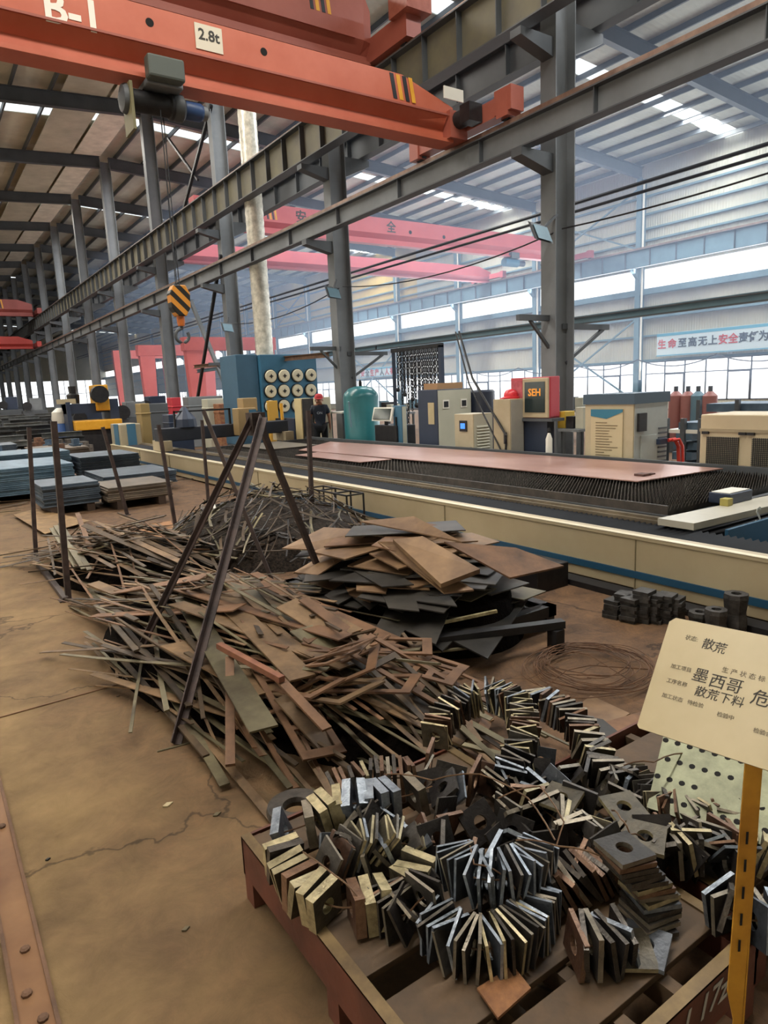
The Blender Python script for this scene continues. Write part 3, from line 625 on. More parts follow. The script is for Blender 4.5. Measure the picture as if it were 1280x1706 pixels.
# ================================================================== machines behind the bed
XF = 9.0
def ybetween(pa, pb, x=XF): return at(pb, 690, 0, x).y, at(pa, 690, 0, x).y      # nearer, farther
def zof(px, py, x=XF): return at(px, py, 0, x).z
def cabinet(name, pa, pb, ptop, mat, lab, cat='cabinet', depth=.6, x=XF, z0=0.06, group=None, bev=.01):
    y0, y1 = ybetween(pa, pb, x); z1 = zof((pa + pb) / 2, ptop, x)
    t = thing(name, lab, cat, (x + depth/2, (y0+y1)/2, 0), 0, group)
    part('housing', MB().box(x, x+depth, y0+.01, y1-.01, z0, z1), mat, t, bevel=bev)
    part('plinth', MB().box(x+.03, x+depth-.03, y0+.04, y1-.04, 0, z0), BLACKM, t)
    return t, y0, y1, z1
def corner(name, pa, pc, pb, ptop, mat, side_mat, lab, cat='cabinet', x=XF, z0=0.06, zb=None):
    """cabinet seen at its corner: one face toward the aisle (-x), the other toward the near end of the hall (-y)"""
    y0, y1 = ybetween(pa, pc, x); z1 = zof(pc, ptop, x); x1 = at(pb, 690, 1, y0).x
    t = thing(name, lab, cat, ((x+x1)/2, (y0+y1)/2, 0))
    part('housing', MB().box(x, x1, y0, y1, z0 if zb is None else zb, z1), mat, t, bevel=.01)
    part('end_panel', MB().box(x+.02, x1-.02, y0-.008, y0, (z0 if zb is None else zb)+.03, z1-.02), side_mat, t)
    if zb is None: part('plinth', MB().box(x+.03, x1-.03, y0+.04, y1-.04, 0, z0), BLACKM, t)
    return t, y0, y1, z1, x1
# dust collector with twelve filter cartridges
t = thing('dust_collector', 'large blue dust collector with rows of round pale filter cartridges', 'dust collector', (9.6, 19.8, 0))
xl, xm, xr = 8.02, 8.72, 10.62
BC = M('collector_blue', '#2f5d78', '#376a86', rough=.45, scale=.8)
part('housing', MB().box(xm, xr, 19, 20.4, .5, 2.93), BC, t, bevel=.015)
part('side_chamber', MB().box(xl, xm-.02, 19.15, 20.4, .3, 2.95), M('collector_blue_grey', '#34566c', '#3c6078', rough=.5, scale=.8), t, bevel=.015)
part('base_frame', MB().box(xl, xr, 19.05, 20.35, 0, .3).box(xm+.1, xm+.2, 19, 19.1, .1, .6).box(xr-.2, xr-.1, 19, 19.1, .1, .6), GREYD, t)
for (py, zc) in ((627, 0), (652, 1), (677, 2)):
    for i in range(4):
        c = at(450 + i * 22.3, py - i * .7, 1, 19); r_ = .185
        f = part('filter_cartridge', MB().lathe((c.x, 18.93, c.z), [(r_, .07), (r_, 0), (r_*.92, -.02), (.02, -.025)], 24, axis=1), M('filter_cream', '#cfc7ab', rough=.6) if i == 0 and zc == 0 else bpy.data.materials['filter_cream'], t, True)
        part('rim', MB().lathe((c.x, 18.95, c.z), [(r_*1.12, 0), (r_*1.12, .045)], 24, axis=1), BLACKM, f)
        part('star_knob', MB().lathe((c.x, 18.88, c.z), [(.035, 0), (.035, .03)], 8, axis=1).box(c.x-.06, c.x+.06, 18.885, 18.9, c.z-.012, c.z+.012).box(c.x-.012, c.x+.012, 18.885, 18.9, c.z-.06, c.z+.06), BLACKM, f)
# duct rising from it
d0 = at(428, 592, 1, 20.2); d1 = at(406, 175, 1, 20.2)
pts = []; rs = []
for i in range(90):
    f_ = i / 89; pts.append(Vector((9.45, 20.2, 2.9)).lerp(Vector((9.45, 20.2, 13.2)), f_)); rs.append(.27 + .012 * (i % 2))
solo('flexible_duct', MB().tube(pts, rs, 20), SILVER, 'crinkled silver duct rising from the blue dust collector to the roof', 'duct', smooth=True)
# posts and panels beside the collector
for (pa, pb, pt, mt_, lab, nm) in ((445, 449, 668, M('yellow_post_paint', '#c79a3c', rough=.5), 'thin yellow post in front of the blue dust collector', 'machine_post'),
                               (491, 503, 664, M('cream_panel', '#c9b98c', rough=.5), 'narrow cream cabinet beside the right edge of the dust collector', 'narrow_cabinet'),
                               (504, 522, 664, BLACKM, 'narrow black cabinet beside the narrow cream one', 'narrow_cabinet'),
                               (523, 536, 662, M('pale_panel', '#cdc3a8', rough=.5), 'narrow pale cabinet left of the worker', 'narrow_cabinet'),
                               (476, 490, 697, NAVY, 'low navy box on a stand below the filter cartridges', 'control_box'),
                               (458, 473, 697, BLACKM, 'low black pump box below the filter cartridges', 'pump_box')):
    cabinet(nm, pa, pb, pt, mt_, lab, 'cabinet' if 'cabinet' in nm else 'post' if 'post' in nm else 'box', depth=.3, x=8.8)
p = at(472, 720, 0, 8.7)
solo('yellow_pole', MB().tube([(8.7, p.y, 0), (8.7, p.y, 1.5)], .05, 8), YELLOW, 'bright yellow standing pole below the filter cartridges', 'pole')
p = at(566, 720, 0, 9.2)
t = thing('work_table', 'dark side table standing between the worker and the teal tank', 'table', (9.4, p.y, 0))
part('tabletop', MB().box(9.1, 9.7, p.y-.35, p.y+.35, 1.2, 1.24), WHITE, t)
for sx_ in (9.15, 9.65):
    for sy in (-.3, .3): part('leg', MB().box(sx_-.02, sx_+.02, p.y+sy-.02, p.y+sy+.02, 0, 1.2), GREYD, t)
# teal tank
p = at(600, 690, 0, 9.15); rt = .44
t = thing('air_tank', 'upright teal compressed air tank with domed top', 'air tank', (9.2, p.y, 0))
zt = 1.72
part('shell', MB().lathe((9.2, p.y, 0), [(rt*.5, .12), (rt, .3), (rt, zt-.12), (rt*.93, zt-.02), (rt*.7, zt+.09), (rt*.35, zt+.14), (.02, zt+.15)], 32), TANK, t, True)
part('nozzle', MB().lathe((9.2, p.y, zt+.14), [(.04, 0), (.04, .1), (.02, .16)], 10), BLACKM, t)
for a_ in range(3): part('leg', MB().bar((9.2 + .33*math.cos(a_*2.1), p.y + .33*math.sin(a_*2.1), 0), (9.2 + .33*math.cos(a_*2.1), p.y + .33*math.sin(a_*2.1), .3), .07), GREYD, t)
part('side_pipe', MB().tube([(8.74, p.y-.15, 1.5), (8.66, p.y-.3, 1.5), (8.66, p.y-.35, .9)], .02, 8), TEAL, t)
# monitor with its machine
y0, y1 = ybetween(620, 652, 8.9)
t = thing('machine_monitor', 'white framed tilted monitor over a dark machine right of the teal tank', 'monitor', (9.0, (y0+y1)/2, 0))
part('frame', MB().prism([(8.88, y0, 1.05), (8.92, y0, 1.05), (9.0, y0, 1.36), (8.96, y0, 1.36)], (0, y1-y0, 0)), WHITE, t)
part('screen', MB().prism([(8.87, y0+.06, 1.09), (8.88, y0+.06, 1.09), (8.95, y0+.06, 1.33), (8.94, y0+.06, 1.33)], (0, y1-y0-.12, 0)), SCREEN, t)
part('machine_body', MB().box(8.95, 9.5, y0-.1, y1, .05, .95).box(9.0, 9.06, (y0+y1)/2-.05, (y0+y1)/2+.05, .95, 1.2), BLACKM, t, bevel=.02)
BG = M('grey_white_cabinet', '#a9a998', '#b4b3a2', rough=.45, scale=1)
t, y0, y1, z1, x1 = corner('control_cabinet', 655, 669, 678, 676, BLUE, BG, 'small blue control cabinet between the tilted monitor and the navy cabinet')
part('handle', MB().box(8.975, 9.0, y1-.15, y1-.1, z1-.45, z1-.25), BLACK, t)
t, y0, y1, z1, x1 = corner('electrical_cabinet', 697, 729, 786, 649, NAVY, BG, 'tall cabinet with dark navy flank, pale front and two small square meters')
part('notice', MB().box(8.99, 9.0, y0+.1, y0+.3, 1.0, 1.45), PAPER, t)
for xx_ in (9.0 + (x1-9)*.24, 9.0 + (x1-9)*.76):
    m_ = part('meter', MB().box(xx_-.085, xx_+.085, y0-.02, y0-.008, z1-.4, z1-.22), WHITE, t); part('meter_glass', MB().box(xx_-.06, xx_+.06, y0-.026, y0-.02, z1-.37, z1-.25), BLACK, m_)
solo('cardboard_box', MB().box(9.1, x1-.15, y0+.1, y1-.1, z1+.002, z1+.13), M('cardboard_brown', '#9c7a58', rough=.8), 'flat brown cardboard box on top of the tall pale cabinet', 'box')
t, y0, y1, z1, x1 = corner('control_cabinet', 757, 788, 821, 690, M('beige_cabinet', '#a89e84', '#b2a88e', rough=.5), BG, 'short beige cabinet with blue display and louvred end', x=8.42)
s_ = part('display', MB().box(8.40, 8.42, y0+.16, y0+.36, z1-.32, z1-.12), BLACK, t); part('lit_screen', MB().box(8.392, 8.40, y0+.2, y0+.32, z1-.27, z1-.17), BLUESC, s_)
part('handle', MB().box(8.395, 8.42, y0+.05, y0+.09, .45, .65), BLACK, t)
for k in range(14): part('louvre', MB().prism([(8.5, y0-.008, .3+k*.055), (8.5, y0-.028, .295+k*.055), (8.5, y0-.008, .325+k*.055)], (x1-8.6, 0, 0)), BG, t)
p = at(804, 690, 0, 10.3)
solo('blue_barrel', MB().lathe((10.3, p.y, 0), [(.27, 0), (.28, .02), (.28, 1.62), (.24, 1.66)], 24), M('dark_grey_blue_drum', '#2e3543', rough=.4), 'dark blue-grey drum standing behind the short beige cabinet', 'drum', smooth=True)
GC = M('warm_grey_cabinet', '#94928a', '#a09e95', rough=.5)
t, y0, y1, z1, x1 = corner('control_cabinet', 822, 850, 873, 665, M('beige_door', '#a09478', '#a99d82', rough=.5), GC, 'grey-beige cabinet beside the red console, a red helmet on top', x=8.42)
part('lock', MB().box(8.40, 8.42, y0+.08, y0+.14, .75, .95), BLACK, t)
# helmet
hz = z1
t = thing('safety_helmet', 'red safety helmet on the grey-beige cabinet', 'helmet', (8.65, (y0+y1)/2, hz)); y1 = (y0+y1)/2 + .35
part('shell', MB().lathe((8.65, y1-.35, hz), [(.15, 0), (.15, .03), (.125, .04), (.12, .09), (.09, .14), (.04, .165), (.005, .17)], 20), M('red_helmet', '#c22b35', rough=.35), t, True)
part('brim', MB().prism([(8.5, y1-.45, hz+.01), (8.43, y1-.4, hz+.005), (8.43, y1-.3, hz+.005), (8.5, y1-.25, hz+.01)], (0, 0, .015)), bpy.data.materials['red_helmet'], t)
# red console
RC = M('console_red', '#a83c47', '#b24852', rough=.45, scale=1)
zb_, zt_ = zof(914, 697, 8.75), zof(914, 627, 8.75)
t, y0, y1, z1, x1 = corner('control_console', 852, 916, 933, 627, RC, RC, 'red operator console with a big framed screen showing orange characters', 'console', x=8.75, zb=zb_)
ys0, ys1 = ybetween(873, 915, 8.74)
fm = part('screen_frame', MB().box(8.71, 8.75, ys0, ys1, zb_+.01, zt_-.02), CREAM, t, bevel=.01)
part('screen', MB().box(8.70, 8.71, ys0+.06, ys1-.06, zb_+.1, zt_-.08), SCREEN, fm)
text('SEH', .17, ORSC, fm, (8.698, (ys0+ys1)/2, zt_-.26), (0, -1, 0), (0, 0, 1), bold=.004)
part('side_door', MB().box(8.735, 8.75, ys1+.03, y1-.03, zb_+.05, zt_-.05), M('pink_pattern_panel', '#b9636c', '#9b3d47', rough=.5, scale=9), t)
part('pedestal', MB().box(8.8, x1-.02, y0+.1, y1-.2, .04, zb_), NAVY, t, bevel=.01)
part('shelf', MB().box(8.7, x1, y0-.1, y1-.12, zb_-.05, zb_), GREYD, t)
p = at(915, 725, 0, 8.6)
t = thing('gas_cylinder', 'thin white gas bottle standing below the red console', 'gas bottle', (8.6, p.y, 0))
part('bottle', MB().lathe((8.6, p.y, 0), [(.05, 0), (.055, .02), (.055, .85), (.02, .95)], 14), WHITE, t, True); part('valve', MB().lathe((8.6, p.y, .95), [(.02, 0), (.03, .02), (.02, .08)], 8), BLACK, t)
# small tables behind
y0, y1 = ybetween(930, 965, 8.9)
t = thing('work_table', 'low grey table between the red console and the laser cabinet', 'table', (9.2, (y0+y1)/2, 0))
part('tabletop', MB().box(8.9, 9.5, y0, y1, .95, .99), GREY, t)
for a_, b_ in ((8.93, y0+.03), (8.93, y1-.03), (9.47, y0+.03), (9.47, y1-.03)): part('leg', MB().box(a_-.025, a_+.025, b_-.025, b_+.025, 0, .95), GREYD, t)
for k, (dy, h, c_) in enumerate(((.12, .35, BG), (.32, .2, BLACKM), (.5, .28, M('yellow_can', '#c2a23a', rough=.5)))):
    solo('parts_box', MB().box(9.05, 9.3, y0+dy-.08, y0+dy+.08, .992, .992+h), c_, ['pale parts box on the low grey table', 'dark parts box on the low grey table', 'yellow parts box on the low grey table'][k], 'box', bevel=.005)
# laser source cabinet with poster
t, y0, y1, z1, x1 = corner('laser_cabinet', 975, 1056, 1113, 658, M('beige_laser_paint', '#ab9f83', '#b5aa8e', rough=.45), M('pale_grey_laser_paint', '#9fa5a3', '#abb1ae', rough=.45), 'large beige laser cabinet with a notice poster and a grey louvred end', x=8.45)
zt_ = z1
part('top_band', MB().box(8.43, x1+.02, y0-.02, y1+.02, zt_-.13, zt_+.02), M('slate_top_band', '#3c5060', rough=.5), t)
yp0, yp1 = ybetween(985, 1038, 8.43)
po = part('poster', MB().box(8.43, 8.445, yp0, yp1, .12, zt_-.2), M('poster_cream', '#bdb08e', rough=.6), t)
PB_ = M('poster_blue', '#2c6f88', rough=.6)
part('poster_band', MB().prism([(8.428, yp0, zt_-.2), (8.428, yp1, zt_-.2), (8.428, yp1, zt_-.3), (8.428, (yp0+yp1)/2, zt_-.34), (8.428, yp0, zt_-.24)], (-.004, 0, 0)), PB_, po); part('poster_band', MB().prism([(8.428, yp0, .12), (8.428, yp1, .12), (8.428, yp1, .24), (8.428, (yp0+yp1)/2, .18), (8.428, yp0, .25)], (-.004, 0, 0)), PB_, po)
ln = MB()
for k in range(24):
    z = zt_ - .40 - k * .04
    if z > .3: ln.box(8.424, 8.429, yp0 + .07 + R_.uniform(0, .25), yp1-.09, z, z+.009)
part('poster_lines', ln, M('poster_text_brown', '#6e6149', rough=.6), po)['kind'] = 'stuff'
part('door_panel', MB().box(8.62, x1-.28, y0-.02, y0-.008, .15, .95), M('light_door', '#a9ada8', rough=.5), t)
for k in range(12): part('louvre', MB().box(x1-.24, x1-.04, y0-.02, y0-.008, .25+k*.07, .275+k*.07), GREYD, t)
part('gauge', MB().lathe((8.6, y0-.05, .35), [(.07, 0), (.08, .03)], 14, axis=1), BLACKM, t); part('switch_box', MB().box(8.52, 8.7, y0-.05, y0-.01, 1.02, 1.28), BLACKM, t)
part('connector', MB().box(x1-.3, x1-.1, y0-.08, y0-.01, .8, .88), NAVY, t)
hx_ = x1
hp = [(hx_-.12, y0-.1, .85), (hx_-.02, y0-.14, .86), (hx_+.06, y0-.15, .75), (hx_+.08, y0-.16, .4), (hx_+.08, y0-.15, .02)]
solo('red_hose', MB().tube(hp, .028, 8).tube([(a_+.03, b_-.05, c_) for a_, b_, c_ in hp], .022, 8), M('hose_red', '#c43a30', rough=.45), 'pair of red hoses leaving the right end of the laser cabinet', 'hose', smooth=True)
# chiller
y0, y1 = ybetween(1168, 1300, 8.5); zt_ = zof(1225, 691, 8.5)
t = thing('water_chiller', 'beige water chiller with two black mesh grilles at the right edge', 'chiller', (8.9, (y0+y1)/2, 0))
part('housing', MB().box(8.5, 9.3, y0, y1, .08, zt_), CREAMB, t, bevel=.015)
part('top_band', MB().box(8.485, 8.5, y0, y1, zt_-.22, zt_-.18), M('band_dark_beige', '#998b70', rough=.5), t)  # band in a darker beige than the housing
for (pa, pb) in ((1180, 1233), (1256, 1300)):
    g0, g1 = ybetween(pa, pb, 8.48)
    gb = part('grille', MB().box(8.475, 8.49, g0, g1, .15, zt_-.28), M('grille_backing', '#8d8673', rough=.7), t)
    gm = MB(); z = .16
    while z < zt_-.28: gm.box(8.468, 8.474, g0, g1, z-.0035, z+.0035); z += .024
    y = g0
    while y < g1: gm.box(8.466, 8.472, y-.0035, y+.0035, .15, zt_-.28); y += .024
    part('wire_mesh', gm, BLACK, gb)
for px_ in (1176, 1238, 1252):
    yy = at(px_, 710, 0, 8.48).y; part('latch', MB().box(8.465, 8.5, yy-.045, yy+.045, zt_-.25, zt_-.215), BLACK, t)
# steel stacks beyond the chiller
STB = M('stacked_steel_blue_grey', '#3f5263', '#5a6f80', rough=.5, metal=.3, scale=2)
for i, (pa, pb, pt, xx, lab) in enumerate(((1112, 1170, 700, 11, 'blue-grey stock rack behind the laser cabinet'), (1165, 1300, 668, 13.5, 'long dark stock rack behind the water chiller'))):
    y0, y1 = ybetween(pa, pb, xx); zt_ = zof((pa+pb)/2, pt, xx)
    t = thing('stock_rack', lab, 'rack', (xx+.5, (y0+y1)/2, 0))
    nl = 5
    for k in range(nl): part('shelf_load', MB().box(xx + R_.uniform(0, .1), xx+1.2, y0 + R_.uniform(0, .2), y1 - R_.uniform(0, .2), .15 + (zt_-.15) * k / nl, .15 + (zt_-.15) * (k + .75) / nl), STB, t)
    if i == 0: part('top_board', MB().box(11, 12, *ybetween(1112, 1172, 11), zof(1140, 722, 11), zof(1140, 716, 11)), WHITE, t)
    for yy in (y0, (y0+y1)/2, y1): part('upright', MB().box(xx-.05, xx+.03, yy-.04, yy+.04, 0, zt_+.03), GREYD, t)
for i, px_ in enumerate((1126, 1146, 1163, 1183)):
    p = at(px_, 675, 0, 15); zt_ = at(px_, 652, 0, 15).z
    t = thing('gas_cylinder', 'reddish gas bottle in the row before the window, %s from the left' % ['first', 'second', 'third', 'fourth'][i] if i != 2 else 'grey-green gas bottle in the row before the window', 'gas bottle', (15, p.y, 0), 0, 'gas bottles before the window')
    part('bottle', MB().lathe((15, p.y, 0), [(.15, 0), (.16, .03), (.16, zt_-.1), (.1, zt_-.04), (.06, zt_)], 16), M('bottle_red', '#94605a', rough=.5) if i != 2 else TEAL, t, True)
    part('valve', MB().lathe((15, p.y, zt_), [(.05, 0), (.05, .12)], 8), GREYD, t)
solo('storage_platform', MB().box(14.6, 15.6, at(1215, 675, 0, 15).y, at(1110, 675, 0, 15).y, 0, .3), GREYD, 'low dark platform under the row of gas bottles', 'platform')
# hanging sling chains on a bar
c0 = at(665, 590, 0, 10.6); c1 = at(728, 582, 0, 10.6)
t = thing('chain_rack', 'dark horizontal bar on a post that carries the sling chains', 'rack', (10.6, c0.y, 0))
part('bar', MB().bar((10.6, c0.y+.3, c0.z+.1), (10.6, c1.y-.2, c0.z+.1), .1), BLACKM, t); part('post', MB().bar((10.6, c1.y-.15, 0), (10.6, c1.y-.15, c0.z+.1), .1), NAVY, t)
part('brace', MB().bar((10.6, c0.y+.25, 0), (10.6, c0.y+.25, c0.z+.1), .07), NAVY, t)
def link_chain(mb, p, q, r=.05, th=.013):
    p, q = Vector(p), Vector(q); n = max(2, int((q - p).length / (r * 1.5)))
    for i in range(n):
        c = p.lerp(q, (i + .5) / n); a = (i % 2) * math.pi / 2 + .4
        pts = [c + Vector((math.cos(a) * r * .5 * math.cos(t_), math.sin(a) * r * .5 * math.cos(t_), r * math.sin(t_))) for t_ in [math.pi * 2 * j / 8 for j in range(9)]]
        mb.tube(pts, th, 4, cap=False)
for i in range(11):
    y = c0.y + (c1.y - c0.y) * i / 10; L = .85 + .5 * abs(math.sin(i * 1.7)) + (.5 if i in (3, 6) else 0)
    mb = MB(); link_chain(mb, (10.55, y, c0.z + .05), (10.52, y + R_.uniform(-.05, .05), c0.z - L)); link_chain(mb, (10.65, y + .05, c0.z + .05), (10.68, y + .08, c0.z - L * .8))
    mb.lathe((10.52, y, c0.z - L - .06), [(.04, -.05), (.06, 0), (.04, .05)], 6)
    solo('sling_chain', mb, BLACKM, 'dark lifting chain hanging from the bar behind the navy cabinet', 'chain', 'sling chains on the bar')
# work tables far behind (window bay)
for i, (px_, xx, w_, lab) in enumerate(((640, 14, 1.6, 'grey work bench in the window bay beyond the tilted monitor'), (700, 17, 2, 'far grey work bench in the window bay beyond the hanging chains'), (950, 16, 2, 'grey work bench in the window bay right of the broad nearest column'))):
    p = at(px_, 690, 0, xx)
    t = thing('work_bench', lab, 'bench', (xx+.4, p.y, 0)); part('benchtop', MB().box(xx, xx+.8, p.y-w_/2, p.y+w_/2, .85, .92), GREY, t)
    for a_ in (.05, .75):
        for b_ in (-w_/2+.05, w_/2-.05): part('leg', MB().box(xx+a_-.03, xx+a_+.03, p.y+b_-.03, p.y+b_+.03, 0, .85), GREYD, t)
    for k in range(4):
        y = p.y - w_/2 + .3 + k * (w_-.6)/3; h = R_.uniform(.15, .5)
        solo('tool_case', MB().box(xx+.1, xx+.5, y-.14, y+.14, .922, .922+h), (GREYD, BG, BLACKM, TEAL)[k], ['dark', 'pale', 'black', 'blue-grey'][k] + ' tool case on the ' + lab.replace('grey work bench', 'bench').replace(' in the window bay', ''), 'case', bevel=.01)
# flood lamps
for i, (px_, py_, yy, lab) in enumerate(((905, 386, 8.4, 'square flood lamp on the broad nearest middle column'), (557, 487, 15.9, 'square flood lamp on the second middle column'), (380, 545, 23.3, 'square flood lamp on the third middle column'))):
    p = at(px_, py_, 1, yy)
    t = thing('flood_lamp', lab, 'lamp', (p.x, p.y, p.z), math.radians(-20))
    part('housing', MB().prism([(p.x-.2, p.y-.05, p.z-.15), (p.x+.2, p.y-.05, p.z-.19), (p.x+.2, p.y+.1, p.z+.12), (p.x-.2, p.y+.1, p.z+.16)], (0, .06, .03)), GREYD, t)
    part('glass', MB().prism([(p.x-.17, p.y-.055, p.z-.12), (p.x+.17, p.y-.055, p.z-.16), (p.x+.17, p.y+.07, p.z+.1), (p.x-.17, p.y+.07, p.z+.13)], (0, -.01, -.004)), TEAL, t)
    part('arm', MB().bar((p.x, p.y+.1, p.z), (L1-.2, Y0+SP*i-.15, p.z+.35), .04), GREYD, t)
# cables and conductor lines
def cable(name, pts, r, lab, mat=BLACK, cat='cable', group=None):
    v = [Vector(p) for p in pts]; out = []
    for i in range(len(v) - 1):
        for k in range(6):
            f_ = k / 6; q = v[i].lerp(v[i+1], f_); out.append(q)
    out.append(v[-1]); return solo(name, MB().tube(out, r, 6), mat, lab, cat, group, smooth=True)
cable('conductor_line', [(11.6, 3, 5.28), (11.6, 60, 5.3)], .035, 'thick black conductor line running lengthwise in the window bay, upper of the pair', cat='conductor')
cable('conductor_line', [(11.6, 3, 5.12), (11.6, 60, 5.16)], .03, 'black conductor line running lengthwise in the window bay, lower of the pair', cat='conductor')
def sagging(a, b, s, n=10): 
    a, b = Vector(a), Vector(b); return [a.lerp(b, i/n) - Vector((0, 0, s * 4 * (i/n) * (1 - i/n))) for i in range(n+1)]
cable('lamp_cable', sagging((9.7, 15.7, at(560, 478, 1, 15.8).z), (9.6, 8.5, at(900, 385, 1, 8.5).z), .25), .014, 'thin black cable slung between the lamps of the two nearest columns')
cable('lamp_cable', sagging((9.7, 8.4, at(905, 380, 1, 8.5).z), (9.7, 2.5, 4.5), .1), .014, 'thin black cable running from the nearest column lamp to the right edge')
cable('lamp_cable', sagging((9.7, 23.2, at(385, 540, 1, 23.3).z), (9.7, 15.9, at(560, 480, 1, 15.9).z), .25), .016, 'thin black cable slung between the second and third column lamps')
a = at(834, 520, 0, 10.2); b = at(832, 745, 0, 8.2)
cable('power_cable', [(8.9, a.y-.2, 2.8), (8.5, a.y-1.0, 1.9), (8.37, b.y, .9), (8.37, b.y+.05, .05)], .022, 'black cable hanging in front of the grey-beige cabinet')
cable('power_cable', [(8.9, a.y-.1, 2.8), (8.55, a.y-.85, 1.8), (8.38, b.y+.12, .6), (8.37, b.y+.2, .05)], .016, 'second thinner black cable hanging beside the first before the grey-beige cabinet')
ws = []
y = 12
for i in range(6): ws += sagging((33.3, 10 + i*4.5, 2.7), (33.3, 14.5 + i*4.5, 2.7), .45, 8)
cable('wall_cable', ws, .03, 'looping black cable hung along the top of the low wall windows')
# worker
def worker(x, y, rz):
    t = thing('person', 'worker in a red cap and dark T-shirt standing behind the cutting bed', 'person', (x, y, 0), rz)
    J = {'pel': (0,0,.93), 'sp': (0,0,1.08), 'ch': (0,.01,1.28), 'nk': (0,.0,1.44), 'hd': (0,-.01,1.53), 'hd2': (0,-.01,1.62),
         'shl': (.17,0,1.38), 'ell': (.24,.03,1.12), 'wrl': (.25,-.05,.90), 'pml': (.25,-.07,.83),
         'shr': (-.17,0,1.38), 'elr': (-.26,.02,1.13), 'wrr': (-.31,-.06,.92), 'pmr': (-.32,-.08,.85),
         'hpl': (.09,0,.88), 'knl': (.11,-.02,.48), 'anl': (.11,.02,.09), 'tol': (.12,-.15,.04),
         'hpr': (-.09,0,.88), 'knr': (-.11,-.02,.48), 'anr': (-.12,.02,.09), 'tor': (-.13,-.15,.04)}
    Rr = {'pel': .14, 'sp': .13, 'ch': .155, 'nk': .06, 'hd': .085, 'hd2': .09, 'shl': .065, 'ell': .043, 'wrl': .03, 'pml': .032, 'shr': .065, 'elr': .043, 'wrr': .03, 'pmr': .032,
          'hpl': .095, 'knl': .06, 'anl': .04, 'tol': .035, 'hpr': .095, 'knr': .06, 'anr': .04, 'tor': .035}
    E_ = [('pel','sp'),('sp','ch'),('ch','nk'),('nk','hd'),('hd','hd2'),('ch','shl'),('shl','ell'),('ell','wrl'),('wrl','pml'),('ch','shr'),('shr','elr'),('elr','wrr'),('wrr','pmr'),('pel','hpl'),('hpl','knl'),('knl','anl'),('anl','tol'),('pel','hpr'),('hpr','knr'),('knr','anr'),('anr','tor')]
    def skin(nm, keys, edges, rad, mat, grow=0):
        ks = list(keys); me = bpy.data.meshes.new(nm); me.from_pydata([J[k] for k in ks], [(ks.index(a_), ks.index(b_)) for a_, b_ in edges], [])
        o = bpy.data.objects.new(nm, me); col.objects.link(o); o.parent = t
        bm = bmesh.new(); bm.from_mesh(me); lay = bm.verts.layers.skin.verify(); bm.verts.ensure_lookup_table()
        for i, k in enumerate(ks): bm.verts[i][lay].radius = (rad[k] + grow,) * 2; bm.verts[i][lay].use_root = (i == 0)
        bm.to_mesh(me); bm.free(); s_ = o.modifiers.new('skin', 'SKIN'); s_.use_smooth_shade = True; o.modifiers.new('sub', 'SUBSURF').levels = 1; o.modifiers['sub'].render_levels = 2
        me.materials.append(mat); return o
    for s_, nm in ((1, 'l'), (-1, 'r')):
        px_, py_, pz_ = J['pm' + nm]
        for k, (dx, ln_) in enumerate(((-.025, .06), (-.009, .075), (.008, .08), (.024, .07), (-.04, .05))):
            J['f%s%d' % (nm, k)] = (px_, py_ + dx, pz_ - .03); J['g%s%d' % (nm, k)] = (px_ - s_ * .01, py_ + dx * 1.2 - (.03 if k == 4 else 0), pz_ - .03 - ln_ * .5); J['h%s%d' % (nm, k)] = (px_ - s_ * .025, py_ + dx * 1.2 - (.03 if k == 4 else .005), pz_ - .03 - ln_)
            for q in 'fgh': Rr['%s%s%d' % (q, nm, k)] = .009
            E_.extend([('pm' + nm, 'f%s%d' % (nm, k)), ('f%s%d' % (nm, k), 'g%s%d' % (nm, k)), ('g%s%d' % (nm, k), 'h%s%d' % (nm, k))])
    SK = M('skin', '#a8745a', rough=.55)
    body = skin('body', J.keys(), E_, Rr, SK)
    J['hem'] = (0, 0, .87); Rr['hem'] = .15
    sh = ['pel', 'sp', 'ch', 'shl', 'ell', 'shr', 'elr']; J['ell2'] = (.215, .02, 1.2); J['elr2'] = (-.225, .01, 1.2); Rr['ell2'] = Rr['elr2'] = .055; J['nk0'] = (0, 0, 1.41); Rr['nk0'] = .09
    skin('t_shirt', ['sp', 'hem', 'pel', 'ch', 'nk0', 'shl', 'ell2', 'shr', 'elr2'], [('hem','pel'),('pel','sp'),('sp','ch'),('ch','nk0'),('ch','shl'),('shl','ell2'),('ch','shr'),('shr','elr2')], Rr, M('dark_shirt', '#1b2230', rough=.8), .02)
    skin('trousers', ['pel', 'hpl', 'knl', 'anl', 'hpr', 'knr', 'anr'], [('pel','hpl'),('hpl','knl'),('knl','anl'),('pel','hpr'),('hpr','knr'),('knr','anr')], Rr, M('dark_trousers', '#191b22', rough=.85), .018)
    w2 = wmat(t)
    def wp(mb): 
        mb.v = [w2 @ v for v in mb.v]; return mb
    part('cap', wp(MB().lathe((0, -.01, 1.6), [(.112, 0), (.113, .04), (.1, .09), (.06, .125), (.01, .135)], 20).prism([(-.08, -.1, 1.6), (.08, -.1, 1.6), (.05, -.2, 1.585), (-.05, -.2, 1.585)], (0, 0, .012))), M('red_cap', '#b8353c', rough=.7), t, True)
    part('hair', wp(MB().lathe((0, .028, 1.52), [(.07, 0), (.086, .03), (.09, .09)], 18)), BLACK, t, True)
    part('face_features', wp(MB().lathe((0, -.115, 1.545), [(.004, -.02), (.014, 0), (.01, .03), (.004, .04)], 8).box(-.045, -.02, -.102, -.094, 1.572, 1.58).box(.02, .045, -.102, -.094, 1.572, 1.58).box(-.025, .025, -.1, -.092, 1.508, 1.515)), M('face_brown', '#6a4334', rough=.6), t)  # nose, eyes and mouth in a darker brown
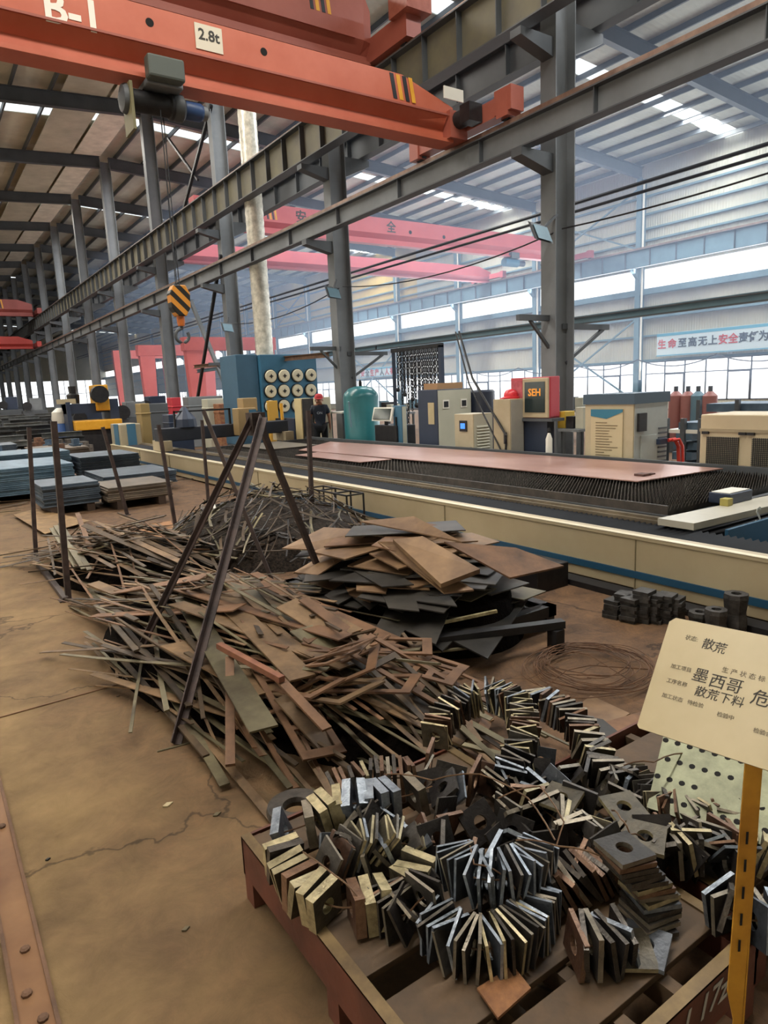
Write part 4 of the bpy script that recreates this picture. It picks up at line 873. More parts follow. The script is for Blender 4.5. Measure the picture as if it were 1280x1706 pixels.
    part('ear', wp(MB().lathe((.096, 0, 1.55), [(.02, -.008), (.025, .0), (.018, .012)], 8, axis=0)), SK, t); part('ear', wp(MB().lathe((-.1, 0, 1.55), [(.02, -.008), (.025, .0), (.018, .012)], 8, axis=0)), SK, t)
    text('ON', .09, M('shirt_print', '#b9c2cc', rough=.7), t, w2 @ Vector((-.0, -.186, 1.24)), w2.to_3x3() @ Vector((1, 0, 0)), (0, 0, 1), 'shirt_print')
    return t
pw = at(543, 700, 0, 9.0); worker(8.7, 15.55, math.radians(-30))
# ================================================================== scrap piles
class Field:
    """heights of a growing heap on a grid, so every piece comes to rest on those below it"""
    def __init__(s, x0, x1, y0, y1, c=.05, base=0.0):
        s.x0, s.y0, s.c = x0, y0, c; s.nx, s.ny = int((x1-x0)/c)+1, int((y1-y0)/c)+1
        s.h = [[base] * s.ny for _ in range(s.nx)]; s.base = base
    def idx(s, x, y): return min(max(int((x-s.x0)/s.c), 0), s.nx-1), min(max(int((y-s.y0)/s.c), 0), s.ny-1)
    def lay(s, cx, cy, ang, L, W, th, maxs=.3, sink=.0, damp=1.0):
        ca, sa = math.cos(ang), math.sin(ang); n = max(4, int(L / s.c)); m = max(2, int(W / s.c) + 1); smp = []
        for i in range(n+1):
            for j in range(m+1):
                u, v = (i/n-.5)*L, (j/m-.5)*W; a, b = s.idx(cx+u*ca-v*sa, cy+u*sa+v*ca); smp.append((u, v, a, b, s.h[a][b]))
        lo = max(q[4] for q in smp if q[0] <= 0); hi = max(q[4] for q in smp if q[0] >= 0)
        k = max(-maxs, min(maxs, (hi-lo)/(L*.5))) * damp
        z = max(q[4] - k*q[0] for q in smp) - sink
        lv = sorted((q[4] - k*q[0] for q in smp)); z = min(z, lv[int(len(lv)*.85)] + th*1.5)
        for u, v, a, b, h in smp: s.h[a][b] = max(h, z + k*u + th*.9)
        return z + th/2, k
def put(mesh, name, loc, ang, k, mats=None, parent=None, roll=0.0, scale=None):
    o = bpy.data.objects.new(name, mesh); col.objects.link(o); o.location = loc
    o.rotation_euler = (Matrix.Rotation(ang, 3, 'Z') @ Matrix.Rotation(-math.atan(k), 3, 'Y') @ Matrix.Rotation(roll, 3, 'X')).to_euler()
    if scale: o.scale = scale
    return o
def strip_mesh(L, W, th, bend, twist, mat, cuts=0, rnd=R_):
    """one cut-off strip, lying along x"""
    mb = MB(); n = 6; ring = []
    side = rnd.uniform(-1, 1) * bend
    for i in range(n+1):
        f = i/n; x = (f-.5)*L; z = bend * (4*(f-.5)**2) * .5; y = side * (4*(f-.5)**2); w = W/2 * (1 + rnd.uniform(-.06, .06) - (.4 * f if cuts == 1 else 0)); a = twist*(f-.5)
        ca, sa = math.cos(a), math.sin(a)
        ring.append([(x, y - w*ca + s_*sa*th/2, z - w*sa + s_*ca*th/2) if q == 0 else (x, y + w*ca + s_*sa*th/2, z + w*sa + s_*ca*th/2) for q, s_ in ((0,-1),(1,-1),(1,1),(0,1))])
    vs = [v for r in ring for v in r]; fs = [(3,2,1,0), tuple(4*n+i for i in range(4))]
    for i in range(n):
        for k in range(4): fs.append((4*i+k, 4*i+(k+1)%4, 4*i+4+(k+1)%4, 4*i+4+k))
    mb.add(vs, fs); me = mb.mesh('strip'); me.materials.append(mat); return me
def frame_mesh(L, W, b, th, mat, holes=2):
    """cut-out remnant: a strip skeleton with windows left by cut parts"""
    mb = MB(); mb.box(-L/2, L/2, -W/2, -W/2+b, -th/2, th/2).box(-L/2, L/2, W/2-b, W/2, -th/2, th/2)
    for i in range(holes+1):
        x = -L/2 + (L-b)*i/holes; mb.box(x, x+b*(1.0 if i % 2 else 1.6), -W/2+b, W/2-b, -th/2, th/2)
    me = mb.mesh('frame'); me.materials.append(mat); return me
def sheet_mesh(L, W, th, mat, rnd=R_, notch=True):
    pts = [(-L/2, -W/2*rnd.uniform(.7, 1)), (L/2*rnd.uniform(.7, 1), -W/2), (L/2, W/2*rnd.uniform(.4, 1))]
    if notch and rnd.random() < .5: pts += [(L*.2, W/2*.9), (L*.2, W*.25), (L*.02, W*.25), (L*.02, W/2)]
    pts += [(-L/2*rnd.uniform(.6, 1), W/2)]
    if rnd.random() < .4: pts += [(-L/2*1.0, W*.1), (-L*.36, W*.06)]
    mb = MB().prism([(x, y, -th/2) for x, y in pts], (0, 0, th)); me = mb.mesh('sheet'); me.materials.append(mat); return me
rs = random.Random(21)
mats = [STRIP, STRIP, STRIPD, STRIPR, STRIPG, STRIPD]
SM = []
for i in range(30):
    L = rs.choice((.7, 1.0, 1.3, 1.6, 1.9, 2.2)); W = rs.choice((.018, .022, .03, .035, .045, .06, .09))
    SM.append((strip_mesh(L, W, rs.choice((.005, .008, .012)), rs.uniform(0, .035), rs.uniform(-.25, .25), mats[i % 6], i % 3 == 0, rs), L, W))
WIDE = []
for i in range(8):
    L = rs.choice((.9, 1.2, 1.5)); W = rs.choice((.13, .17, .2)); WIDE.append((strip_mesh(L, W, .008, rs.uniform(0, .02), rs.uniform(-.1, .1), (STRIP, STRIPR, STRIPG)[i % 3], i % 2, rs), L, W))
FRM = [(frame_mesh(L, W, .035, .01, m_, h_), L, W) for L, W, m_, h_ in ((.8, .28, STRIPR, 2), (1.0, .3, STRIP, 3), (.6, .25, STRIPD, 1), (.9, .22, STRIPR, 4))]

# ---- heap B: long strips spilling through the middle
def dome(cx, cy, rx, ry, h, e=.7, base=0.0, rot=0.0):
    ca, sa = math.cos(rot), math.sin(rot)
    def f(x, y):
        u, v = (x-cx)*ca + (y-cy)*sa, -(x-cx)*sa + (y-cy)*ca
        q = (u/rx)**2 + (v/ry)**2
        return base + (h * (1-q)**e if q < 1 else 0)
    f.inside = lambda x, y: (((x-cx)*ca + (y-cy)*sa)/rx)**2 + ((-(x-cx)*sa + (y-cy)*ca)/ry)**2 < 1
    f.c = (cx, cy, rx, ry, ca, sa); return f
def heap(f, n, ang0, ang_s, meshes, name, lab, cat, group, rnd, f0=.1, f1=1.0, rmax=.95, roll=.12, minz=.012, dz=.0):
    """n pieces laid over a mound f: the first lowest, the last on the surface; every piece follows the slope under its ends"""
    cx, cy, rx, ry, ca, sa = f.c
    for i in range(n):
        t_ = 2*math.pi*rnd.random(); q = math.sqrt(rnd.random()) * rmax; u, v = q*rx*math.cos(t_), q*ry*math.sin(t_)
        x, y = cx + u*ca - v*sa, cy + u*sa + v*ca
        me, L, W = meshes[rnd.randrange(len(meshes))]; a = ang0 + rnd.gauss(0, ang_s); k = f0 + (f1-f0)*(i/n)**.6
        dx, dy = math.cos(a)*L*.42, math.sin(a)*L*.42
        za, zb, zm = f(x-dx, y-dy)*k, f(x+dx, y+dy)*k, f(x, y)*k
        s = max(-.6, min(.6, (zb-za)/(L*.84))); z = max(zm, (za+zb)/2) + minz + rnd.uniform(0, .012) + dz
        lim = (z-.008)/(L*.5); s = max(-lim, min(lim, s))
        tag(put(me, name, (x, y, z), a, s, roll=rnd.gauss(0, roll)), lab, cat, group)
def core(f, k, mat, lab):
    cx, cy, rx, ry, ca, sa = f.c; rings, nn = 9, 44; vs = [(cx, cy, f(cx, cy)*k)]
    for r_ in range(1, rings+1):
        for j in range(nn):
            a = 2*math.pi*j/nn; q = r_/rings*.93; u, v = q*rx*math.cos(a), q*ry*math.sin(a); x, y = cx+u*ca-v*sa, cy+u*sa+v*ca
            vs.append((x, y, max(0, f(x, y)*k - .02 + rs.uniform(-.012, .012)) if r_ < rings else 0))
    fs = [(0, 1+j, 1+(j+1) % nn) for j in range(nn)]
    for r_ in range(rings-1):
        for j in range(nn): fs.append((1+r_*nn+j, 1+(r_+1)*nn+j, 1+(r_+1)*nn+(j+1) % nn, 1+r_*nn+(j+1) % nn))
    solo('scrap_core', MB().add(vs, fs), mat, lab, 'scrap', kind='stuff')
GAPSHADE = M('gap_shade_black', '#070504', '#130e0a', rough=.95, spec=.05, scale=25, bump=1, bscale=60)  # near-black heap cores: shade of the gaps painted into the colour
r1 = random.Random(5)
up = math.pi/2
SM2 = [m_ for m_ in SM if m_[1] >= .9] + [m_ for m_ in SM if m_[1] >= 1.4]*2
NARROW = [m_ for m_ in SM if m_[2] < .06]; SHORT = [m_ for m_ in SM if m_[1] < 1.5]
fB = dome(1.64, 4.3, .8, 1.8, .4, .55, rot=.10)
core(fB, .72, GAPSHADE, 'scrap core with painted gap shade inside the long central heap')
heap(fB, 24, up+.15, .3, SM, 'scrap_strip', 'thin rusty offcut strip low in the long central scrap heap', 'scrap strip', 'lower strips of the central heap', r1, f0=.3, f1=.7)
heap(fB, 120, up+.14, .17, SM2, 'scrap_strip', 'long rusty steel strip on the central scrap heap in front of the A-frame', 'scrap strip', 'long strips of the central heap', r1, f0=.75, f1=1.05)
heap(fB, 14, up+.2, .18, WIDE, 'scrap_flat_bar', 'wide brown flat bar lying on top of the central scrap heap', 'flat bar', 'wide bars of the central heap', r1, f0=.95, f1=1.1, rmax=.75)
fB2 = dome(1.85, 3.05, .55, .65, .3, .55)
core(fB2, .7, GAPSHADE, 'scrap core with painted gap shade under the cut-out skeletons at the front of the heap')
heap(fB2, 18, up+.3, .4, FRM, 'cutting_skeleton', 'rusty strip skeleton with cut-out windows at the front of the central heap', 'cutting skeleton', 'cut-out skeletons of the central heap', r1, f0=.85, f1=1.15, rmax=.85, dz=.02)
heap(fB2, 22, up+.3, .45, SHORT, 'scrap_strip', 'short rusty strip among the cut-out skeletons at the front of the heap', 'scrap strip', 'short strips among the skeletons', r1, f0=.5, f1=1.05)
fBe = dome(1.18, 4.3, .3, 1.35, .2, .6)
heap(fBe, 30, up+.12, .14, NARROW, 'scrap_strip', 'narrow strip fanned out along the left edge of the central scrap heap', 'scrap strip', 'left edge strips of the central heap', r1, f0=.4, f1=1.0)
# named pieces that stand out
def lone(px_a, px_b, za, zb, W, th, mat, name, lab, cat='scrap strip'):
    a = at(*px_a, 2, za); b = at(*px_b, 2, zb); mb = MB().bar(a, b, W, th); return solo(name, mb, mat, lab, cat)
lone((300, 985), (440, 1215), .42, .34, .13, .01, STRIPG, 'scrap_flat_bar', 'broad olive-brown bar crossing under the A-frame leg', 'flat bar')
lone((365, 990), (505, 1130), .46, .38, .14, .01, STRIP, 'scrap_flat_bar', 'broad brown bar on top of the heap right of the A-frame leg', 'flat bar')
lone((383, 1095), (384, 1275), .42, .12, .045, .02, STRIPR, 'scrap_flat_bar', 'reddish bar standing steeply at the front of the heap', 'flat bar')
lone((248, 1090), (375, 1308), .16, .03, .05, .008, STRIPG, 'scrap_strip', 'long grey strip reaching the floor at the left front of the heap')
lone((455, 1120), (545, 1215), .42, .3, .05, .012, STRIPR, 'scrap_strip', 'bent reddish strip ending over the front of the heap')
lone((365, 1075), (470, 1132), .46, .42, .035, .03, M('rust_pipe', '#6b4030', '#8a5a40', rough=.6, scale=8), 'rusty_pipe', 'short rusty pipe lying across the middle of the heap', 'pipe')
lone((470, 1160), (560, 1260), .3, .1, .1, .01, STRIP, 'scrap_flat_bar', 'brown bar sloping down to the floor behind the pallet', 'flat bar')
# ---- heap A: stake rack on the left
fA = dome(1.72, 7.5, .82, 1.35, .38, .55, rot=.15)
core(fA, .75, GAPSHADE, 'scrap core with painted gap shade inside the left heap')
heap(fA, 105, up+.35, .35, SM, 'scrap_strip', 'thin rusty strip in the left scrap heap inside the stake rack', 'scrap strip', 'strips of the left heap', r1, f0=.5, f1=1.1)
for i, (pa, pb, za, zb, m_) in enumerate((((100, 872), (150, 950), .42, .22, STRIPG), ((93, 876), (140, 948), .44, .22, STRIPG), ((86, 880), (128, 946), .42, .2, STRIPG), ((129, 855), (152, 918), .5, .3, STRIPR))):
    lone(pa, pb, za, zb, .05, .012, m_, 'scrap_strip', ['right one', 'middle one', 'left one', ''][i] + ' of three pale strips leaning at the left post of the stake rack' if i < 3 else 'single upright brown strip behind the three pale ones')
lone((155, 972), (200, 990), .16, .12, .12, .02, STRIP, 'scrap_flat_bar', 'short thick brown plate at the front of the left heap', 'flat bar')
lone((110, 905), (160, 1000), .2, .03, .08, .02, STRIPG, 'scrap_flat_bar', 'broad bar sliding out under the left heap', 'flat bar')
# ---- heap D: dark fine offcuts behind
DM = []
for i in range(14):
    L = rs.choice((.3, .45, .6, .8)); DM.append((strip_mesh(L, rs.choice((.015, .02, .03)), .005, rs.uniform(0, .06), rs.uniform(-.4, .4), (STRIPD, SQPK[0], STRIPD, STRIPG)[i % 4], 0, rs), L, .03))
fD = dome(3.35, 7.4, 1.2, 1.5, .6, .6)
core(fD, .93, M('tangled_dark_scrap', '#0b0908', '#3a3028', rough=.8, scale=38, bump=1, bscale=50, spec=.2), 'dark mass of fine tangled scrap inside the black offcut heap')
heap(fD, 280, .9, 1.1, DM, 'metal_offcut', 'small dark offcut sliver in the black heap behind the A-frame', 'offcut', 'slivers of the black heap', r1, f0=.7, f1=1.12, roll=.4)
lone((355, 838), (372, 888), .46, .32, .035, .01, WHITE, 'metal_offcut', 'bright pale sliver standing out on the black heap', 'offcut')
lone((410, 800), (500, 855), .5, .42, .03, .008, STRIPG, 'metal_offcut', 'long pale edge strip over the top of the black heap', 'offcut')
# ---- heap C: brown sheets on a low steel stand
t = thing('steel_stand', 'low black steel stand under the heap of brown sheets', 'stand', (3, 4.2, 0))
part('top_frame', MB().box(2.5, 3.7, 3.25, 3.33, .1, .18).box(2.5, 3.7, 5.2, 5.28, .1, .18).box(2.5, 2.58, 3.25, 5.28, .1, .18).box(3.62, 3.7, 3.25, 5.28, .1, .18), BLACKM, t)
for a_ in (2.55, 3.65):
    for b_ in (3.3, 5.23): part('leg', MB().box(a_-.04, a_+.04, b_-.04, b_+.04, 0, .1), BLACKM, t)
lg = at(930, 1086, 2, 0); part('leg', MB().box(lg.x-.05, lg.x+.03, lg.y-.03, lg.y+.05, 0, .16), BLACKM, t); part('outrigger', MB().bar((2.5, 3.3, .19), (lg.x+.05, lg.y+.0, .19), .07, .05), BLACKM, t)
r2 = random.Random(11)
SH = [(sheet_mesh(L, W, th, m_, r2), L, W) for L, W, th, m_ in [(1.0, .7, .008, SHEETD), (1.2, .6, .01, SHEETD), (.9, .5, .01, SHEETD), (1.3, .45, .008, SHEETD), (.8, .6, .01, SHEETD), (1.1, .35, .008, STRIPG), (.8, .5, .01, SHEET)]]
ST = [(sheet_mesh(L, W, th, m_, r2), L, W) for L, W, th, m_ in [(.75, .5, .01, SHEET), (.9, .45, .01, SHEET), (.6, .4, .012, SHEET), (.8, .35, .01, SHEET), (1.0, .4, .01, STRIPR), (.55, .5, .01, SHEET)]]
fC = dome(3.08, 4.3, 1.0, 1.55, .5, .5, base=0)
def sheets(n, z0, z1, ms, lab, grp, rmax0, rmax1, a0, as_, tilt):
    for i in range(n):
        k = i/max(1, n-1); rm = rmax0 + (rmax1-rmax0)*k; t_ = 2*math.pi*r2.random(); q = math.sqrt(r2.random())*rm
        x, y = 3.08 + q*.62*math.cos(t_), 4.25 + q*1.0*math.sin(t_)
        me, L, W = ms[r2.randrange(len(ms))]; a = a0 + r2.uniform(-as_, as_); z = z0 + (z1-z0)*k
        # slopes gently away from the crown of the heap
        rad = Vector((x-3.08, y-4.25)); s = -(rad.x*math.cos(a) + rad.y*math.sin(a)) * tilt
        tag(put(me, 'steel_offcut_sheet', (x, y, z), a, s, roll=r2.gauss(0, .03) - (-rad.x*math.sin(a)+rad.y*math.cos(a))*tilt*.7), lab, 'steel sheet', grp)
core(dome(3.08, 4.25, .78, 1.15, .52, .35), .9, GAPSHADE, 'scrap core with painted gap shade between the sheets of the sheet heap')
sheets(56, .15, .5, SH, 'dark sheet offcut in the layered lower part of the brown sheet heap', 'dark lower sheets of the sheet heap', .9, .6, 0, 1.6, .10)
sheets(22, .48, .66, ST + SH[:1], 'brown sheet offcut near the top of the sheet heap', 'brown upper sheets of the sheet heap', .75, .35, 0, 1.6, .3)
def slab(pxs, zs, th, mat, lab, name='steel_offcut_sheet'):
    p = [at(a, b, 2, z) for (a, b), z in zip(pxs, zs)]; return solo(name, MB().prism(p, (0, 0, th)), mat, lab, 'steel sheet')
slab([(470, 915), (575, 920), (620, 885), (540, 880)], [.5, .52, .66, .6], .01, SHEET, 'broad brown sheet projecting to the left at the top of the sheet heap')
slab([(655, 905), (735, 980), (800, 955), (705, 900)], [.7, .5, .56, .72], .03, SHEET, 'thick brown plate tilted down the front of the sheet heap')
slab([(740, 905), (850, 965), (940, 945), (860, 915)], [.7, .5, .5, .62], .012, STRIPR, 'large reddish sheet with a cut-out on the right of the sheet heap')
slab([(630, 905), (740, 990), (790, 985), (665, 905)], [.68, .44, .46, .7], .012, SHEET, 'long narrow brown sheet in front of the thick tilted plate')
slab([(490, 955), (530, 960), (590, 920), (540, 925)], [.42, .42, .56, .5], .01, SHEET, 'small brown sheet under the broad left one of the sheet heap')
slab([(600, 870), (690, 862), (770, 905), (700, 890)], [.7, .76, .74, .7], .01, SHEET, 'brown sheet forming the peak of the sheet heap')
lone((715, 1042), (828, 1018), .26, .3, .02, .02, SQPY[1], 'bright_bar', 'thin bright bar lying at the right foot of the sheet heap', 'bar')
lone((640, 1005), (722, 1040), .3, .26, .02, .015, STRIPG, 'bright_bar', 'thin brownish rod meeting the bright bar at the sheet heap', 'bar')
# floor sheets near the coil
def fsheet(pxs, z, mat, lab): return slab(pxs, [z]*len(pxs), .006, mat, lab)
fsheet([(985, 1160), (1050, 1190), (1010, 1215), (940, 1195)], .004, SHEET, 'brown sheet lying on the floor below the wire coil')
fsheet([(1005, 1205), (1095, 1180), (1100, 1235), (1060, 1280)], .012, STRIPR, 'reddish sheet lying on the floor behind the sign')
fsheet([(950, 1190), (1005, 1200), (1060, 1245), (1030, 1262), (960, 1225)], .02, SHEETD, 'dark sheet on the floor left of the sign')
fsheet([(22, 858), (60, 848), (150, 868), (75, 890)], .05, M('pale_timber', '#6b5234', '#8c6f48', rough=.8, scale=6), 'pale wooden board on the floor behind the left rack posts')
fsheet([(225, 878), (285, 868), (300, 905), (240, 910)], .02, M('orange_brown_board', '#7a5433', '#9c6f45', rough=.8, scale=6), 'orange-brown board on the floor between the left and the black heap')
# ================================================================== A-frame and rack posts
AP = at(425, 692, 1, 4.5)
def pole(name, pa, pb, w_, lab, cat='pole', mat=None, group=None, parent=None):
    return solo(name, MB().angle(pa, pb, w_, .008), mat or PST, lab, cat, group)
PST = M('dark_rusty_post', '#2e2422', '#483935', rough=.6, metal=.2, scale=9, bump=.2)
t = thing('a_frame_rack', 'tall rusty A-frame of angle iron standing over the scrap heap', 'rack', (AP.x, 4.5, 0))
part('leg', MB().angle(at(212, 1132, 2, 0), AP, .038), PST, t); part('leg', MB().angle(at(562, 1030, 2, 0), AP, .04), PST, t)
part('brace_leg', MB().angle(at(290, 1240, 2, 0), AP + Vector((.02, -.06, -.02)), .045), PST, t)
part('crown_plate', MB().box(AP.x-.05, AP.x+.05, 4.44, 4.55, AP.z-.14, AP.z+.02), PST, t)
d1_ = at(455, 980, 2, 0); d2_ = at(336, 686, 1, 6.3)
pole('leaning_post', d1_, d2_, .045, 'rusty angle iron post leaning left behind the A-frame', 'post')
for i, (pt, pb, lab) in enumerate((((45, 712), (57, 930), 'leftmost dark post of the stake rack'), ((85, 702), (110, 1000), 'near left post of the stake rack, second from the left'),
        ((169, 712), (210, 858), 'brownish post leaning left behind the stake rack'), ((262, 708), (291, 880), 'twisted pale-edged post between the left and the black heap'), ((335, 700), (343, 800), 'short rusty post beside the black heap'), ((512, 684), (519, 835), 'rusty square post in front of the cutting bed'))):
    b = at(*pb, 2, 0); tp = at(pt[0], pt[1], 1, b.y) if i != 2 else at(pt[0], pt[1], 1, b.y)
    w_ = (.045, .05, .05, .045, .04, .045)[i]
    if i == 5: b = at(521, 900, 2, 0); tp = at(512, 684, 1, b.y)
    if i == 4: b = at(348, 862, 2, 0); tp = at(335, 700, 1, b.y)
    t = thing('rack_post', lab, 'post', b); part('upright', MB().angle(b, tp, w_), PST, t); part('foot_plate', MB().box(b.x-.06, b.x+.06, b.y-.06, b.y+.06, 0, .01), PST, t)
b0_, b1_ = at(57, 930, 2, .02), at(110, 1000, 2, .02)
solo('rack_base_bar', MB().bar(b0_, b1_ + (b1_-b0_)*.0, .05), PST, 'dark bar on the floor joining the two left rack posts', 'bar')
# ================================================================== stacks of sheets at the left
sh_ = [MB().box(-.5, .5, -.5, .5, 0, 1).mesh('sheet') for _ in range(3)]
for m_, mt_ in zip(sh_, (BSTEEL, M('dark_blue_sheet', '#3b4652', '#515d69', rough=.5, metal=.3, scale=3, rnd=.15), M('brown_blue_sheet', '#5b5148', '#766a5c', rough=.5, metal=.3, scale=3, rnd=.2))): m_.materials.append(mt_)
def stack(x0, x1, y0, y1, n, th, mi, lab, z0=.14, ang=0, jit=.02, skids=True):
    cx, cy = (x0+x1)/2, (y0+y1)/2
    if skids:
        for k in (-.32, .32):
            solo('timber_skid', MB().box(cx + k*(x1-x0) - .06, cx + k*(x1-x0) + .06, y0, y1, 0, z0), M('dark_timber', '#3a2a1e', rough=.8) if 'dark_timber' not in bpy.data.materials else bpy.data.materials['dark_timber'], 'timber skid under the ' + lab, 'skid', 'skids of the ' + lab)
    for i in range(n):
        o = bpy.data.objects.new('stacked_plate', sh_[mi]); col.objects.link(o)
        o.location = (cx + R_.uniform(-jit, jit), cy + R_.uniform(-jit, jit), z0 + i*th); o.scale = (x1-x0, y1-y0, th*.8); o.rotation_euler = (0, 0, ang + R_.uniform(-.01, .01))
        tag(o, 'steel plate in the ' + lab, 'steel plate', 'plates of the ' + lab)
ST_ = [(.55, 2.45, 14.2, 16.4, 15, .034, 0, 'light blue plate stack at the left edge'), (1.55, 2.42, 12.0, 13.2, 11, .032, 1, 'dark blue plate stack behind the left post'),
       (1.2, 2.9, 17.0, 18.8, 18, .032, 0, 'second light blue plate stack farther back'), (2.48, 3.55, 11.7, 12.9, 8, .03, 2, 'brown plate stack behind the black heap'),
       (2.8, 4.2, 13.5, 15.2, 8, .03, 1, 'low dark plate stack beside the end of the bed'), (-.2, .9, 19.0, 20.6, 16, .03, 2, 'brownish plate stack far at the left edge'),
       (3.0, 4.3, 16.5, 18.2, 12, .035, 1, 'far dark plate stack before the yellow machine'), (1.2, 2.2, 20.5, 22, 18, .035, 1, 'tall dark plate stack far at the left'),
       (2.6, 4.0, 20.5, 22.5, 14, .03, 2, 'farthest brown plate stack before the yellow machine')]
for s_ in ST_: stack(*s_)
# dark section steel piles in the distance
far_m = [M('far_section_steel', '#45494a', '#6b6e6c', rough=.55, metal=.3, scale=2, rnd=.3), M('far_dark_steel', '#26292b', '#3a3d3f', rough=.6, metal=.2, scale=2, rnd=.3)]
sec = []
for m_ in far_m:
    mb = MB().ibeam((-.5, 0, 0), (.5, 0, 0), 1, 1, .12, .1); me = mb.mesh('section'); me.materials.append(m_); sec.append(me)
rf = random.Random(3)
for row, (y, x0, x1, nz) in enumerate(((24, .5, 4.6, 5), (28, 0, 5.2, 6), (33, 0, 5.4, 6), (39, 1, 6, 7), (46, 1, 6.4, 7))):
    x = x0
    while x < x1:
        w_ = rf.uniform(.9, 1.6)
        for k in range(nz):
            o = bpy.data.objects.new('section_beam', sec[rf.randrange(2)]); col.objects.link(o); o.location = (x + w_/2 + rf.uniform(-.1, .1), y + rf.uniform(-.2, .2), .1 + k*.17); o.scale = (w_, .16, .155); o.rotation_euler = (0, 0, rf.uniform(-.12, .12))
            tag(o, 'grey section beam in the %s row of steel piles on the far left' % ['nearest', 'second', 'third', 'fourth', 'farthest'][row], 'section beam', 'section beams, row %s' % ORD[row])
        x += w_ + rf.uniform(.1, .5)
# yellow and navy machine
mx = at(150, 690, 1, 26); 
t = thing('press_machine', 'navy and yellow press machine standing beyond the end of the bed', 'press', (mx.x, 26, 0))
def X(px, y=26): return at(px, 690, 1, y).x
def Z(px, py, y=26): return at(px, py, 1, y).z
part('frame_post', MB().box(X(112), X(119), 26, 27, .5, Z(115, 670)), NAVY, t); part('frame_post', MB().box(X(184), X(199), 26, 27, .5, Z(190, 664)), NAVY, t)
part('crossbeam', MB().box(X(112), X(184), 26.1, 26.9, Z(150, 688), Z(150, 672)), NAVY, t)
part('yellow_head', MB().box(X(162), X(184), 25.9, 26.9, Z(170, 684), Z(170, 641)), YELLOW, t, bevel=.03); part('motor', MB().lathe((X(168), 25.7, Z(165, 657)), [(.3, 0), (.3, .3)], 14, axis=1), BLACKM, t, True)
part('yellow_table', MB().box(X(120), X(198), 25.6, 26.9, Z(150, 716), Z(150, 700)), YELLOW, t, bevel=.03)
part('base', MB().box(X(118), X(200), 25.7, 26.9, 0, Z(150, 716)), BLACKM, t)
part('column_motor', MB().lathe((X(129), 26.4, Z(129, 672)), [(.2, 0), (.22, .3), (.12, .35), (.14, .6)], 12), BLACKM, t)
p = at(136, 672, 1, 26.2); part('white_box', MB().box(p.x-.75, p.x-.2, 26.1, 26.6, Z(130, 672), Z(130, 664)), CREAM, t)
p = at(100, 693, 1, 27); solo('blue_drum', MB().lathe((p.x, 27, 0), [(.3, 0), (.3, 1.0), (.28, 1.05)], 18), M('bright_blue_drum', '#3a5f9c', rough=.5), 'bright blue drum left of the navy press machine', 'drum', smooth=True)
p = at(100, 680, 1, 27); solo('white_sack', MB().lathe((p.x, 27, 1.06), [(.28, 0), (.33, .15), (.3, .4), (.12, .55)], 12), WHITE, 'white sack sitting on the bright blue drum', 'sack', smooth=True)
# things around the far end of the bed
for i, (px_, pt, pb_, y, w_, m_, lab, nm) in enumerate(((243, 672, 735, 21.5, .28, M('tan_post', '#8f7a4e', rough=.5), 'tan upright guard post at the far corner of the bed', 'guard_post'), (262, 672, 720, 24, .8, GREYD, 'dark machine box behind the tan guard post', 'machine_box'),
        (300, 690, 725, 20, .7, NAVY, 'dark navy machine box behind the bed at the third column', 'machine_box'), (345, 660, 700, 24, 1.3, GREY, 'grey cabinet beyond the bed beside the black strut', 'machine_cabinet'),
        (362, 664, 705, 22.5, .6, BG, 'pale control cabinet with dark dots beyond the bed', 'machine_cabinet'), (380, 672, 705, 22, .6, M('rust_red_box', '#7c3f2e', '#9a7550', rough=.6, scale=12), 'rust-red mottled box behind the cutting bridge', 'machine_box'), (296, 662, 690, 25, .35, M('red_machine_arm', '#b5323c', rough=.5), 'red upright machine arm beside the third column', 'machine_guard'))):
    p = at(px_, 690, 1, y); zt_ = at(px_, pt, 1, y).z
    solo(nm, MB().box(p.x-w_/2, p.x+w_/2, y, y+.6, 0, zt_).box(p.x-w_/2-.02, p.x+w_/2+.02, y-.02, y+.62, zt_*.8, zt_*.83), m_, lab, nm.split('_')[-1], bevel=.02)
for i, (px_, yy, hh_) in enumerate(((225, 30, 1.7), (262, 32, 1.9), (420, 27, 1.6), (152, 34, 1.4), (60, 55, 2.2), (20, 60, 2.4))):
    p = at(px_, 690, 1, yy)
    t = thing('machine_tool', 'dark machine %s' % ['between the fourth and fifth columns', 'between the third and fourth columns', 'behind the blue dust collector', 'behind the navy press', 'far off beyond the steel piles', 'farthest off at the left edge'][i], 'machine', (p.x, yy, 0))
    part('body', MB().box(p.x-.8, p.x+.8, yy, yy+1, 0, hh_*.6), GREYD, t, bevel=.03); part('head', MB().box(p.x-.3, p.x+.5, yy+.1, yy+.8, hh_*.6, hh_), (GREY, NAVY)[i % 2], t, bevel=.03); part('wheel', MB().lathe((p.x-.5, yy-.1, hh_*.75), [(.3, 0), (.3, .1)], 16, axis=1), BLACKM, t)
cl_m = [M('clutter_steel', '#3d3a38', '#6a625a', rough=.6, metal=.2, scale=9, rnd=.3), M('clutter_rust', '#4a3328', '#77543c', rough=.7, scale=9, rnd=.3), M('clutter_blue', '#2f4356', '#4a6074', rough=.55, scale=9, rnd=.3)]
rq = random.Random(44); cm = []
for k in range(6):
    mb = MB(); w_, d_, h_ = rq.uniform(.25, .6), rq.uniform(.2, .5), rq.uniform(.15, .5)
    mb.box(-w_/2, w_/2, -d_/2, d_/2, 0, h_); mb.box(-w_*.3, w_*.3, -d_*.3, d_*.3, h_, h_*1.25); me = mb.mesh('crate'); me.materials.append(cl_m[k % 3]); cm.append(me)
